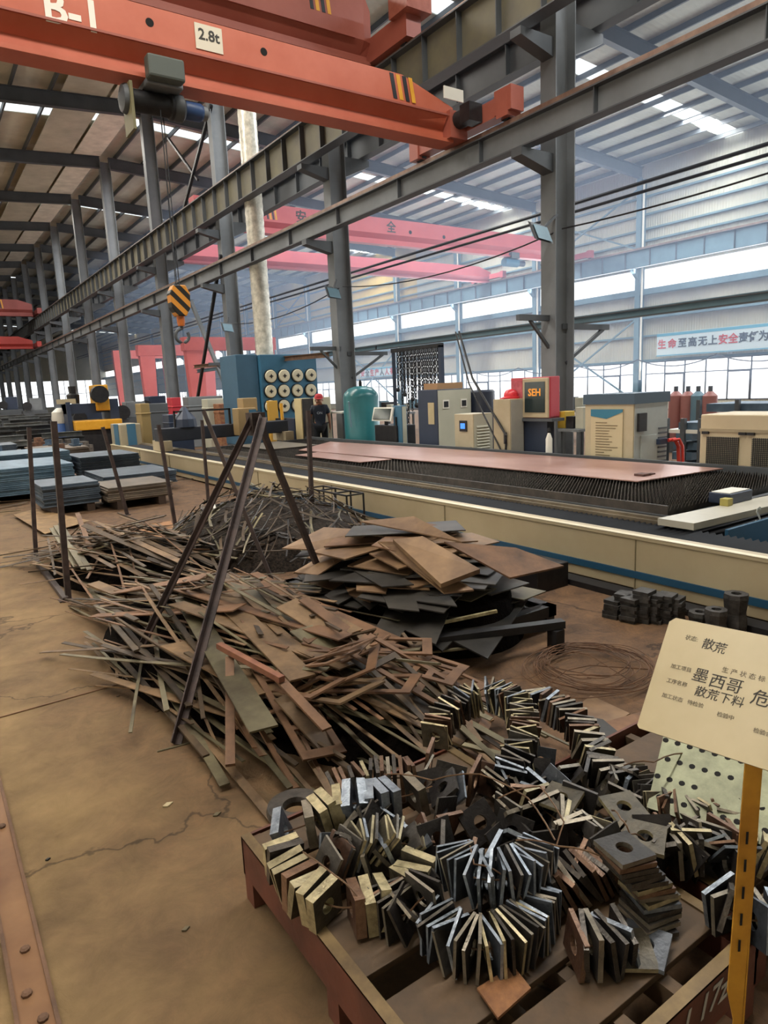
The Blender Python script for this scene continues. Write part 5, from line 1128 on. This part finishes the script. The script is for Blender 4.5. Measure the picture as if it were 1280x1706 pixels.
for k in range(46):
    x, y = rq.uniform(1.0, 4.6), rq.uniform(19.5, 25.5)
    o = bpy.data.objects.new('parts_crate', cm[k % 6]); col.objects.link(o); o.location = (x, y, 0 if y > 23 else .0); o.rotation_euler = (0, 0, rq.uniform(0, 3)); o.scale = (1, 1, rq.uniform(.8, 1.5))
    tag(o, 'small dark parts crate on the floor between the plate stacks and the press machine', 'crate', 'parts crates before the press machine')
for k in range(34):
    x, y = rq.uniform(-.2, 4.4), rq.uniform(13, 19)
    me, L, W = SM[rq.randrange(len(SM))]
    tag(put(me, 'loose_bar', (x, y, .02 + rq.uniform(0, .03)), rq.uniform(-.6, .6), 0), 'loose steel bar lying on the floor among the plate stacks', 'steel bar', 'loose bars among the plate stacks')
# small thin-legged frame by the bed
t = thing('small_trestle', 'small thin-legged trestle standing against the cutting bed', 'trestle', (4.6, 7.7, 0))
y0, y1 = 7.22, 8.25; tb = MB().bar((4.6, y0, .49), (4.6, y1, .49), .02)
part('top_rail', tb.bar((4.35, y0, .49), (4.35, y1, .49), .02), BLACKM, t)
for k, yy in enumerate((y0, 7.53, 7.92, y1)): part('leg', MB().bar((4.6, yy, 0), (4.6, yy, .49), .018).bar((4.35, yy, 0), (4.35, yy, .49), .018).bar((4.35, yy, .49), (4.6, yy, .49), .018), BLACKM, t)
# ================================================================== block stacks beside the bed
blk = MB().box(-.065, .065, -.06, .06, 0, .026).mesh('block'); blk.materials.append(M('dark_cast_block', '#2b2a2a', '#4a4744', rough=.55, metal=.3, scale=18, rnd=.3, bump=.3))
rk = random.Random(2)
for px_, n in ((1052, 7), (1072, 9), (1090, 8), (1108, 8), (1122, 7)):
    for dy in (0, .15):
        p = at(px_, 1035, 2, 0)
        for k in range(n - (2 if dy else 0)):
            o = bpy.data.objects.new('steel_block', blk); col.objects.link(o); o.location = (p.x + rk.uniform(-.012, .012), p.y + dy + rk.uniform(-.01, .01), k*.027); o.rotation_euler = (0, 0, rk.uniform(-.15, .15) + .2)
            tag(o, 'small dark steel block in the wide pile of blocks beside the bed', 'steel block', 'blocks of the wide pile')
ring_m = MB()
def socket(px_, py_, ztop, lab, r_=.075):
    p = at(px_, py_, 2, 0); n = max(1, round(ztop/.09))
    t = thing('cast_socket', lab, 'cast block', (p.x, p.y, 0), .3)
    mb = MB().lathe((p.x, p.y, 0), [(r_, 0), (r_*1.05, ztop*.2), (r_*.9, ztop*.5), (r_*1.05, ztop-.03), (r_, ztop), (r_*.45, ztop), (r_*.4, ztop-.04), (.005, ztop-.05)], 8)
    part('casting', mb, blk.materials[0], t); part('bore', MB().lathe((p.x, p.y, ztop-.045), [(r_*.38, 0), (r_*.38, .003)], 12), HOLE, t)
socket(1150, 1062, .1, 'low cast block with a hole right of the block pile'); socket(1192, 1058, .19, 'middle-high cast block with a hole beside the bed'); socket(1224, 1052, .28, 'tallest cast block with a hole standing beside the bed', .08); socket(1165, 1050, .14, 'half hidden cast block behind the low one')
solo('cable_box', MB().box(4.2, 4.6, 3.9, 4.7, 0, .22), BLACKM, 'black box on the floor between the sheet heap and the bed', 'box', bevel=.01)
solo('drain_channel', MB().box(4.62, 4.78, 1.0, 4.2, 0, .05), BLACKM, 'dark channel along the foot of the cutting bed', 'channel')
# ================================================================== wire coil
rw = random.Random(9)
ccx = at(985, 1122, 2, 0); WR = M('rust_wire', '#4d3524', '#6f4d33', rough=.6, metal=.3, scale=10)
for i in range(16):
    a0 = rw.uniform(0, 6.28); rx = rw.uniform(.24, .42); ox, oy = rw.uniform(-.05, .05), rw.uniform(-.05, .05); n = 40; ph = rw.uniform(0, 6)
    pts = [(ccx.x + ox + rx*math.cos(a0 + k*6.6/n), ccx.y + oy + rx*.95*math.sin(a0 + k*6.6/n), .02 + i*.0035 + .012*(1+math.sin(k*.6+ph))) for k in range(n+1)]
    solo('wire_loop', MB().tube(pts, .0024, 5), WR, 'rusty wire loop of the loose coil lying on the floor', 'wire', 'loops of the wire coil', smooth=True)
for i, (a, b, z1_) in enumerate((((890, 1110), (1020, 1085), .05), ((930, 1095), (1060, 1140), .06), ((900, 1150), (1080, 1115), .05))):
    p, q = at(*a, 2, .03), at(*b, 2, .03); m_ = (p+q)/2 + Vector((.05, .08, z1_))
    solo('wire_end', MB().tube([p, p.lerp(m_, .6) + Vector((0, .03, .02)), m_, q.lerp(m_, .5), q], .003, 5), WR, ['straight wire end crossing the back of the coil', 'wire end crossing the right half of the coil', 'long wire end crossing the front of the coil'][i], 'wire', smooth=True)
# ================================================================== foreground pallets
def pallet(x0, x1, y0, y1, h, lab, planks, side=PALLET):
    t = thing('steel_pallet', lab, 'pallet', ((x0+x1)/2, (y0+y1)/2, 0))
    for nm, b in (('side_rail', (x0, x0+.012, y0, y1)), ('side_rail', (x1-.012, x1, y0, y1)), ('front_rail', (x0, x1, y0, y0+.012)), ('rear_rail', (x0, x1, y1-.012, y1))):
        part(nm, MB().box(*b, h-.15, h), side, t)
    part('top_flange', MB().box(x0-.0, x0+.035, y0, y1, h-.006, h+.001).box(x0, x1, y0, y0+.035, h-.006, h+.001).box(x1-.035, x1, y0, y1, h-.006, h+.001), M('worn_edge_steel', '#56452e', '#7a6542', rough=.5, metal=.3, scale=8), t)
    for a_, b_ in ((x0, y0), (x0, y1-.07), (x1-.07, y0), (x1-.07, y1-.07), (x0, (y0+y1)/2)): part('leg', MB().box(a_+.002, a_+.068, b_+.002, b_+.068, 0, h-.01), side, t)
    for a_ in (x0+.3, (x0+x1)/2, x1-.3): part('bearer', MB().box(a_-.02, a_+.02, y0+.014, y1-.014, h-.1, h-.03), GREYD if False else PLANK, t)
    for k, (a_, b_) in enumerate(planks): part('deck_plank', MB().box(x0+.014, x1-.014, a_, b_, h-.028, h-.006), PLANK, t, bevel=.002)
    return t
PH = .25
t1 = pallet(.76, 1.74, .80, 2.12, PH, 'rust-red steel pallet in the foreground carrying the rings of square plates', [(1.92, 2.10), (1.66, 1.86), (1.36, 1.60), (1.08, 1.27), (.90, 1.03)])
yf = .80
tx = text('1 17z', .1, M('chalk', '#a8a59c', rough=.9), t1, (1.47, yf-.002, .19), (1, 0, 0), (0, 0, 1), 'chalk_marks', .0006, bold=.001, shear=.3)
t2 = pallet(1.82, 2.75, .84, 1.75, PH, 'second steel pallet at the right edge behind the yellow sign post', [(1.46, 1.66), (1.18, 1.38), (.92, 1.1)])
solo('rusty_scrap_plate', MB().prism([at(a, b, 2, PH+.012) for a, b in ((795, 1650), (855, 1612), (885, 1650), (830, 1700))], (0, 0, .008)), M('bright_rust', '#6a4428', '#8d6038', rough=.75, scale=14, bump=.3), 'small bright rusty plate lying on the pallet in front of the plate rings', 'plate')
# square plate with a round hole: made once per size and finish, standing on edge with its normal along x
def sq_mesh(s, th, hole, mat):
    bm = bmesh.new(); n = 16; o_, i_ = [], []
    for k in range(n):
        a = 2*math.pi*(k+.5)/n; c, q = math.cos(a), math.sin(a); f = (s/2)/max(abs(c), abs(q)); o_.append((c*f, q*f)); i_.append((c*hole, q*hole))
    # true corners
    sq = []
    for k in range(n):
        a, b = o_[k]; a2, b2 = o_[(k+1) % n]; sq.append((a, b))
        if abs(abs(a)-s/2) > 1e-6 and abs(abs(a2)-s/2) < 1e-6 or abs(abs(a)-s/2) < 1e-6 and abs(abs(a2)-s/2) > 1e-6: sq.append(None)
    fr_, bk, fi, bi = [], [], [], []
    for (a, b) in o_: fr_.append(bm.verts.new((th/2, a, b))); bk.append(bm.verts.new((-th/2, a, b)))
    for (a, b) in i_: fi.append(bm.verts.new((th/2, a, b))); bi.append(bm.verts.new((-th/2, a, b)))
    for k in range(n):
        j = (k+1) % n; a, b = o_[k]; a2, b2 = o_[j]
        if (abs(abs(a)-s/2) < 1e-6) != (abs(abs(a2)-s/2) < 1e-6):
            cx = math.copysign(s/2, a if abs(a) > abs(a2) else a2); cy = math.copysign(s/2, b if abs(b) > abs(b2) else b2)
            c1, c2 = bm.verts.new((th/2, cx, cy)), bm.verts.new((-th/2, cx, cy))
            bm.faces.new((fr_[k], c1, fr_[j], fi[j], fi[k])); bm.faces.new((bk[k], bi[k], bi[j], bk[j], c2)); bm.faces.new((fr_[k], bk[k], c2, c1)); bm.faces.new((c1, c2, bk[j], fr_[j]))
        else:
            bm.faces.new((fr_[k], fr_[j], fi[j], fi[k])); bm.faces.new((bk[k], bi[k], bi[j], bk[j])); bm.faces.new((fr_[k], bk[k], bk[j], fr_[j]))
        bm.faces.new((fi[k], fi[j], bi[j], bi[k]))
    bmesh.ops.recalc_face_normals(bm, faces=bm.faces); me = bpy.data.meshes.new('square_plate'); bm.to_mesh(me); bm.free(); me.materials.append(mat[0]); me.materials.append(mat[1])
    for p_ in me.polygons: p_.material_index = 0 if abs(p_.normal.x) > .9 else 1
    return me
SQ = {}
for nm, s_, th_ in (('thin', .118, .009), ('mid', .12, .014), ('thick', .115, .031)):
    SQ[nm] = [sq_mesh(s_, th_, .024, m_) for m_ in (SQP, SQPB, SQPY, SQPK, SQPR)]
S_OF = {'thin': .118, 'mid': .12, 'thick': .125}
rp = random.Random(17); NPL = [0]
def sqp(loc, ang, lean=0.0, spin=0.0, size='thin', mi=None, w=(3, 2, 1, 2, 1), lab='', grp=''):
    """ang: heading of the plate's normal; lean: tilt of the plate about its lower edge"""
    mi = mi if mi is not None else rp.choices(range(5), w)[0]
    o = bpy.data.objects.new('square_plate', SQ[size][mi]); col.objects.link(o); o.location = loc
    o.rotation_euler = (Matrix.Rotation(ang, 3, 'Z') @ Matrix.Rotation(lean, 3, 'Y') @ Matrix.Rotation(spin, 3, 'X')).to_euler()
    NPL[0] += 1; return tag(o, lab, 'square plate', grp)
WIRE = M('tie_wire', '#573f2c', '#75583c', rough=.5, metal=.4, scale=9)
def garland(pxs, zc, step, size, w, lab, grp, lean=0.0, fan=.12, spin=.12, wire=True, closed=False, dz=0, wlab=None, seed=1, slope=None):
    """plates strung face to face on a wire that follows the given course (pixel, height of the plate centres)"""
    r_ = random.Random(seed)
    P = [at(a, b, 2, z if z is not None else zc) for a, b, z in [(q + (None,))[:3] if len(q) == 2 else q for q in pxs]]
    if closed: P.append(P[0])
    # Catmull-Rom through the points
    C_ = []
    for i in range(len(P)-1):
        p0 = P[max(i-1, 0)] if not closed else P[(i-1) % (len(P)-1)]; p1, p2 = P[i], P[i+1]; p3 = P[min(i+2, len(P)-1)] if not closed else P[(i+2) % (len(P)-1)]
        for k in range(24):
            t_ = k/24; C_.append(.5*((2*p1) + (p2-p0)*t_ + (2*p0-5*p1+4*p2-p3)*t_*t_ + (3*p1-p0-3*p2+p3)*t_**3))
    C_.append(P[-1]); d = 0; nxt = 0; n = 0
    for i in range(len(C_)-1):
        a, b = C_[i], C_[i+1]; L = (b-a).length
        while nxt <= d + L and L > 0:
            c = a.lerp(b, (nxt-d)/L); tg = (C_[min(i+2, len(C_)-1)] - C_[max(i-1, 0)]).normalized()
            ang = math.atan2(tg.y, tg.x) + r_.gauss(0, fan)
            el = math.asin(max(-1, min(1, tg.z)))
            sqp(c + Vector((0, 0, r_.uniform(-.006, .006))), ang, lean - el + r_.gauss(0, .09), r_.gauss(0, spin), size, w=w, lab=lab, grp=grp)
            nxt += step * r_.uniform(.85, 1.25) + (step * 1.5 if r_.random() < .07 else 0); n += 1
        d += L
    if wire:
        solo('tie_wire', MB().tube([c + Vector((0, 0, .0)) for c in C_[::3]], .0028, 5), WIRE, wlab or ('rusty wire threaded through the ' + grp), 'wire', smooth=True)
    return C_
G = PH + .06
W_BL = (2, 5, 1, 1, 0); W_MIX = (3, 1, 2, 3, 1); W_DK = (2, 1, 0, 5, 1); W_BR = (1, 0, 1, 3, 4); W_YL = (2, 1, 5, 1, 1)
# lower layer, mostly hidden
for i, (px_, py_) in enumerate(((560, 1420), (620, 1440), (680, 1400), (740, 1380), (800, 1370), (860, 1400), (930, 1380), (960, 1440), (1000, 1400), (880, 1330), (820, 1300), (900, 1270), (950, 1310), (1040, 1390), (640, 1380), (1100, 1400), (1130, 1370), (860, 1450), (780, 1440), (700, 1470))):
    p = at(px_, py_, 2, G); sqp(p, rp.uniform(0, 3.1), rp.uniform(-.7, .7), rp.uniform(-.4, .4), 'mid', w=W_DK, lab='dark square plate tumbled loosely between the plate rings', grp='loose plates between the rings')
garland([(722, 1535, G), (755, 1568, G), (800, 1582, G), (848, 1570, G), (882, 1540, G), (902, 1500, G)], G, .0165, 'thin', W_BL, 'thin square plate strung in the lower arc of the front ring', 'front ring, lower arc', seed=2)
garland([(755, 1435, G+.06), (785, 1460, G+.08), (830, 1466, G+.08), (872, 1455, G+.08), (905, 1425, G+.07)], G, .0165, 'thin', W_BL, 'thin bluish plate strung in the upper arc of the front ring', 'front ring, upper arc', seed=3)
garland([(470, 1425, G), (500, 1475, G), (555, 1510, G), (620, 1505, G), (680, 1480, G), (705, 1440, G)], G, .037, 'thick', W_YL, 'thick yellowed plate strung along the left rim of the pallet', 'left rim row', fan=.1, seed=4)
garland([(470, 1388, G+.01), (520, 1370, G+.03), (560, 1345, G+.05), (620, 1335, G+.06), (680, 1325, G+.06), (720, 1310, G+.06)], G, .036, 'thick', (2, 3, 3, 0, 1), 'thick pale plate in the row at the rear left of the pallet', 'rear left row', fan=.18, seed=5)
garland([(560, 1320, G+.0), (620, 1300, G+.02), (690, 1295, G+.02)], G, .022, 'mid', W_BR, 'reddish plate in the short row behind the pale thick plates', 'rusty short row', seed=6)
garland([(545, 1440, G+.03), (590, 1410, G+.05), (640, 1400, G+.06), (690, 1410, G+.03)], G, .016, 'thin', W_YL, 'thin leaning plate in the row inside the left rim', 'inner left row', lean=.6, seed=7)
garland([(725, 1225, G+.0), (745, 1190, G+.04), (785, 1165, G+.06), (830, 1160, G+.08), (868, 1190, G+.09), (872, 1240, G+.08), (850, 1290, G+.05), (830, 1310, G+.02)], G, .0175, 'thin', (2, 1, 4, 1, 2), 'thin pale-edged plate strung in the rear ring', 'rear ring', fan=.25, seed=8)
garland([(885, 1165, G-.0), (925, 1180, G+.01), (960, 1205, G+.02), (985, 1250, G+.03), (1010, 1290, G+.02), (1050, 1320, G+.02)], G, .03, 'mid', (3, 1, 2, 2, 1), 'mid-thick plate strung in the arc at the rear right of the pallet', 'rear right arc', fan=.5, lean=.25, seed=9)
garland([(1050, 1300, G+.0), (1085, 1330, G+.02), (1120, 1355, G+.03), (1170, 1355, G+.03), (1225, 1345, G+.02), (1275, 1360, G+.0)], G, .0175, 'thin', (2, 0, 1, 3, 2), 'thin grey-brown plate strung in the right arc below the perforated plate', 'right arc', fan=.35, lean=-.3, seed=10)
garland([(1050, 1390, G), (1100, 1415, G+.01), (1160, 1410, G+.02), (1230, 1400, G+.02), (1280, 1420, G)], G, .026, 'mid', W_MIX, 'mid-thick plate in the row running behind the yellow post', 'row behind the post', fan=.4, seed=11)
garland([(880, 1330, G+.03), (920, 1360, G+.03), (960, 1390, G+.03), (1010, 1400, G+.02), (1040, 1440, G)], G, .024, 'mid', W_MIX, 'mid-thick plate in the row crossing the middle of the heap', 'middle row', fan=.5, lean=.3, seed=12)
garland([(900, 1480, G), (940, 1470, G), (985, 1455, G), (1020, 1440, G)], G, .02, 'mid', W_BR, 'rusty plate in the short row right of the front ring', 'short row beside the front ring', lean=-.5, seed=13)
garland([(960, 1575, G), (1000, 1575, G), (1040, 1560, G)], G, .022, 'mid', W_DK, 'dark plate in the short standing row near the pallet front', 'short front row', fan=.15, seed=14)
garland([(1200, 1500, G), (1240, 1530, G), (1290, 1535, G)], G, .02, 'mid', W_BL, 'bluish plate standing at the right edge beside the yellow post', 'right edge row', fan=.3, seed=15)
garland([(640, 1500, G-.01), (672, 1525, G-.0), (700, 1500, G+.03), (730, 1480, G+.03)], G, .018, 'thin', W_DK, 'dark plate in the row between the left rim and the front ring', 'row left of the front ring', seed=16)
rl = random.Random(31)
for k in range(62):
    px_ = rl.uniform(560, 1250); py_ = rl.uniform(1290, 1440) if px_ > 700 else rl.uniform(1380, 1450)
    if px_ > 1080: py_ = rl.uniform(1370, 1440)
    p = at(px_, py_, 2, G)
    if not (.82 < p.x < 2.6 and .95 < p.y < 2.05): continue
    sqp(p + Vector((0, 0, rl.uniform(-.01, .045))), rl.uniform(0, 3.1), rl.uniform(-.9, .9), rl.uniform(-.6, .6), rl.choice(('mid', 'thin')), w=W_DK, lab='dark square plate tumbled loosely between the plate rings', grp='loose plates between the rings')
# horizontal stack (a fallen string of plates)
b = at(1082, 1535, 2, PH+.01); NP_ = 15
for k in range(NP_):
    o = sqp((b.x - .01 + .035*math.sin(k*.35), b.y + .004*k, PH + .012 + k*.0155), 0, math.pi/2 + .06, .3 + rp.uniform(-.12, .12), 'mid', w=W_MIX, lab='plate lying flat in the leaning stack near the right end of the pallet', grp='flat stack')
# facing plates
for (px_, py_, z, ang, m_, lab) in ((715, 1268, PH+.09, -.85, 4, 'brown plate facing the camera with its hole visible, left of a similar one'), (790, 1300, PH+.09, -1.0, 4, 'brown plate facing the camera with its hole visible, right of a similar one'),
                              (820, 1435, PH+.08, -1.1, 1, 'bluish-dark plate facing the camera inside the front ring'), (735, 1420, PH+.08, -.7, 3, 'dark grey plate tilted toward the camera behind the front ring'),
                              (1100, 1340, PH+.08, -.8, 3, 'dark plate facing the camera in the right arc'), (975, 1300, PH+.08, -1.0, 3, 'dark plate facing the camera in the rear right arc'), (1215, 1440, PH+.07, -.6, 3, 'dark plate facing the camera beside the yellow post')):
    p = at(px_, py_, 2, z); o = sqp(p, ang, .12, rp.uniform(-.08, .08), 'mid', m_, lab=lab, grp=None); o.scale = (1, 1.15, 1.15)
for (px_, py_, ang, lab) in ((1075, 1575, .4, 'pale bluish plate lying flat beside the flat stack'), (1050, 1582, .9, 'grey plate lying flat at the pallet front'), (1040, 1345, 1.2, 'grey plate lying flat on the middle row'), (935, 1330, .3, 'yellowed plate lying flat on the heap'), (1075, 1395, .5, 'pale plate lying flat over the row behind the post')):
    z = PH + .02 if py_ > 1500 else PH + .14
    p = at(px_, py_, 2, z); sqp(p, ang, math.pi/2 - .15, 0, 'mid', 1 if 'bluish' in lab else 2, lab=lab, grp=None)
# loose wires over the heap
for i, (pts, lab) in enumerate(((((640, 1290, .4), (720, 1300, .5), (800, 1290, .48), (880, 1330, .45), (925, 1400, .42)), 'long rusty wire arching over the rear ring'),
        (((830, 1330, .45), (900, 1310, .5), (940, 1370, .46), (920, 1440, .4), (880, 1420, .42)), 'looped rusty wire in the middle of the plate heap'),
        (((860, 1400, .44), (930, 1410, .46), (1010, 1430, .44), (1060, 1450, .4)), 'thin wire crossing toward the flat stack'),
        (((1020, 1350, .48), (1035, 1365, .5), (1050, 1390, .47), (1075, 1400, .44)), 'bent wire hook standing over the middle row'),
        (((1040, 1275, .42), (1090, 1270, .5), (1140, 1255, .46)), 'thin wire reaching over the perforated plate'),
        (((470, 1400, .33), (560, 1460, .4), (600, 1500, .36)), 'thin wire around the left rim row'),
        (((780, 1400, .42), (790, 1440, .45), (840, 1460, .42), (870, 1500, .36)), 'orange-brown wire hanging into the front ring'))):
    P_ = [at(a, b, 2, z) for a, b, z in pts]
    solo('loose_wire', MB().tube([P_[0]] + [P_[j].lerp(P_[j+1], f) + Vector((0, 0, .01*math.sin(f*3.1))) for j in range(len(P_)-1) for f in (.33, .66, 1.0)], .0027, 5), WIRE, lab, 'wire', smooth=True)
# gear-like ring at the left rear corner
p = at(492, 1340, 2, .2)
solo('steel_ring', MB().lathe((p.x, p.y, .16), [(.05, 0), (.11, 0), (.115, .02), (.11, .04), (.05, .04), (.045, .02), (.05, 0)], 30, cap=False), SQP[0], 'round steel ring with a dark bore at the rear left corner of the pallet', 'ring')
# ================================================================== perforated plate
def on_line(A, B, f): return A.lerp(B, f)
c0, c1 = at(1108, 1215, 2, .50), at(1420, 1300, 2, .50); e0, e1 = at(1078, 1345, 2, .36), at(1400, 1450, 2, .36)
t = thing('perforated_plate', 'pale greenish plate with rows of round holes under the paper sign', 'perforated plate', tuple((e0+e1)/2))
nrm = (c1-c0).cross(e0-c0).normalized(); nrm = nrm if nrm.z > 0 else -nrm
part('plate', MB().prism([c0, c1, e1, e0], -nrm*.006), PERF, t)
for r_i in range(4):
    for k in range(14):
        f = (k + (.5 if r_i % 2 else 0)) / 13.5 * .98 + .02; g_ = .14 + r_i*.235
        q = c0.lerp(c1, f).lerp(e0.lerp(e1, f), g_) + nrm*.0015
        u = (c1-c0).normalized(); v = nrm.cross(u); part('hole', MB().prism([q + u*.0105*math.cos(a*.785) + v*.0105*math.sin(a*.785) for a in range(8)], -nrm*.001), HOLE, t)
# ================================================================== sign on a yellow post
TL, BL, TA = Vector((1.389, .876, 1.246)), Vector((1.227, .848, 1.035)), Vector((1.419, .671, 1.250))
dn = BL - TL; hgt = dn.length; dn.normalize(); up_ = -dn
rt_ = TA - TL; rt_ = (rt_ - dn*rt_.dot(dn)).normalized(); Wd = .40
nb = rt_.cross(up_).normalized()
t = thing('paper_sign', 'tilted laminated paper sign with handwritten Chinese on a yellow post', 'sign', (1.3, .62, 0))
cn = [TL + rt_*.012, TL + rt_*(Wd-.012), TL + rt_*Wd + dn*.012, TL + rt_*Wd + dn*(hgt-.006), TL + rt_*(Wd-.008) + dn*hgt, TL + rt_*.006 + dn*hgt, TL + dn*(hgt-.006), TL + dn*.012]
part('board', MB().prism(cn, -nb*.006), M('board_edge', '#8c7c5a', rough=.6), t)
part('paper', MB().prism([c + nb*.001 for c in cn], -nb*.0008), PAPER, t)
def sg(s, u, v, size, mat=INK, bold=.0, rot=0.0, nm='lettering', shear=0.0):
    pos = TL + rt_*u + dn*v + nb*.0016
    r_ = (rt_*math.cos(rot) + up_*math.sin(rot)); text(s, size, mat, t, pos, r_, nb.cross(r_), nm, .0003, 'LEFT', bold, shear)
INKP = M('printed_ink', '#6d6350', rough=.6)
sg('状态:', .045, .041, .013, INKP); sg('散', .083, .047, .027, shear=.12, bold=0); sg('荒', .108, .05, .027, shear=.15, bold=0)
sg('生 产 状 态 标 识 卡', .138, .094, .014, INKP, nm='printed_title'); sg('编号', .245, .06, .014, INKP)
sg('加工项目', .033, .113, .0115, INKP, nm='printed_label'); sg('工序名称', .033, .147, .0115, INKP, nm='printed_label'); sg('加工状态   待检验', .033, .182, .0115, INKP, nm='printed_label'); sg('检验中', .152, .189, .0115, INKP, nm='printed_label'); sg('检验合格', .225, .2, .0115, INKP, nm='printed_label')
sg('墨', .082, .12, .034, shear=.1); sg('西哥', .118, .124, .034, shear=.1); sg('危地', .205, .136, .036, shear=.1); sg('散荒下料', .096, .154, .025, bold=0, shear=.12)
# the post: angle iron painted ochre, ending in a point
B2 = BL + rt_*.235
pt_ = B2 - nb*.014; tip = Vector((1.275, .625, 0))
pw_ = .017; pr = Vector((.57, -.82, 0)) ; pr = Vector((.8, -.6, 0)); 
q0, q1, q2 = B2 - nb*.014 + up_*.02, Vector((tip.x, tip.y, .50)), Vector((tip.x, tip.y, .43))
pn = Vector((.6, .8, 0))
part('post', MB().prism([q0 - pr*pw_, q0 + pr*pw_, q1 + pr*pw_, q2 + pr*pw_*.9, Vector((tip.x, tip.y, 0)) + pr*pw_*.8, Vector((tip.x, tip.y, 0)) - pr*pw_*.1, q2 - pr*pw_*.1, q1 - pr*pw_], pn*.004).prism([q0 + pr*pw_*.8, q0 + pr*pw_, Vector((tip.x, tip.y, 0)) + pr*pw_, Vector((tip.x, tip.y, 0)) + pr*pw_*.8], pn*.035), OCHRE, t)
sl_ = MB()
for k in range(5):
    q = pt_.lerp(q1, .3 + k*.12) - pn*.001; sl_.prism([q - pr*.0025 + Vector((0,0,-.014)), q + pr*.0025 + Vector((0,0,-.014)), q + pr*.0025 + Vector((0,0,.014)), q - pr*.0025 + Vector((0,0,.014))], pn*.0006)
part('slots', sl_, HOLE, t)['kind'] = 'stuff'
# ================================================================== litter on the floor
for i, (px_, py_, L, lab, m_) in enumerate(((280, 1341, .05, 'pale leaf-shaped scrap on the floor in the middle foreground', PAPER), (362, 1357, .04, 'small pale lump on the floor beside the heap', STRIPG), (310, 1548, .03, 'small chip on the floor by the crack', STRIPG), (262, 1185, .03, 'tiny metal chip on the floor left of the A-frame leg', STRIPR), (80, 1432, .02, 'tiny dark pebble on the floor', BLACKM), (197, 1160, .02, 'tiny chip on the floor near the heap', STRIPD))):
    p = at(px_, py_, 2, .003); solo('floor_litter', MB().prism([(p.x-L/2, p.y, .001), (p.x-.1*L, p.y-.3*L, .001), (p.x+L/2, p.y+.1*L, .001), (p.x, p.y+.35*L, .001)], (0, 0, .006)), m_, lab, 'litter')
a, b = at(0, 1195, 2, .004), at(215, 1135, 2, .004)
solo('thin_rod', MB().tube([a - (b-a)*.2, a, a.lerp(b, .5), b], .004, 6), STRIPR, 'thin rusty rod on the floor running from the left edge to the A-frame foot', 'rod')
a, b = at(262, 1252, 2, .004), at(345, 1230, 2, .004); solo('thin_rod', MB().tube([a, b], .005, 6), STRIPG, 'short pale rod on the floor at the foot of the A-frame brace', 'rod')
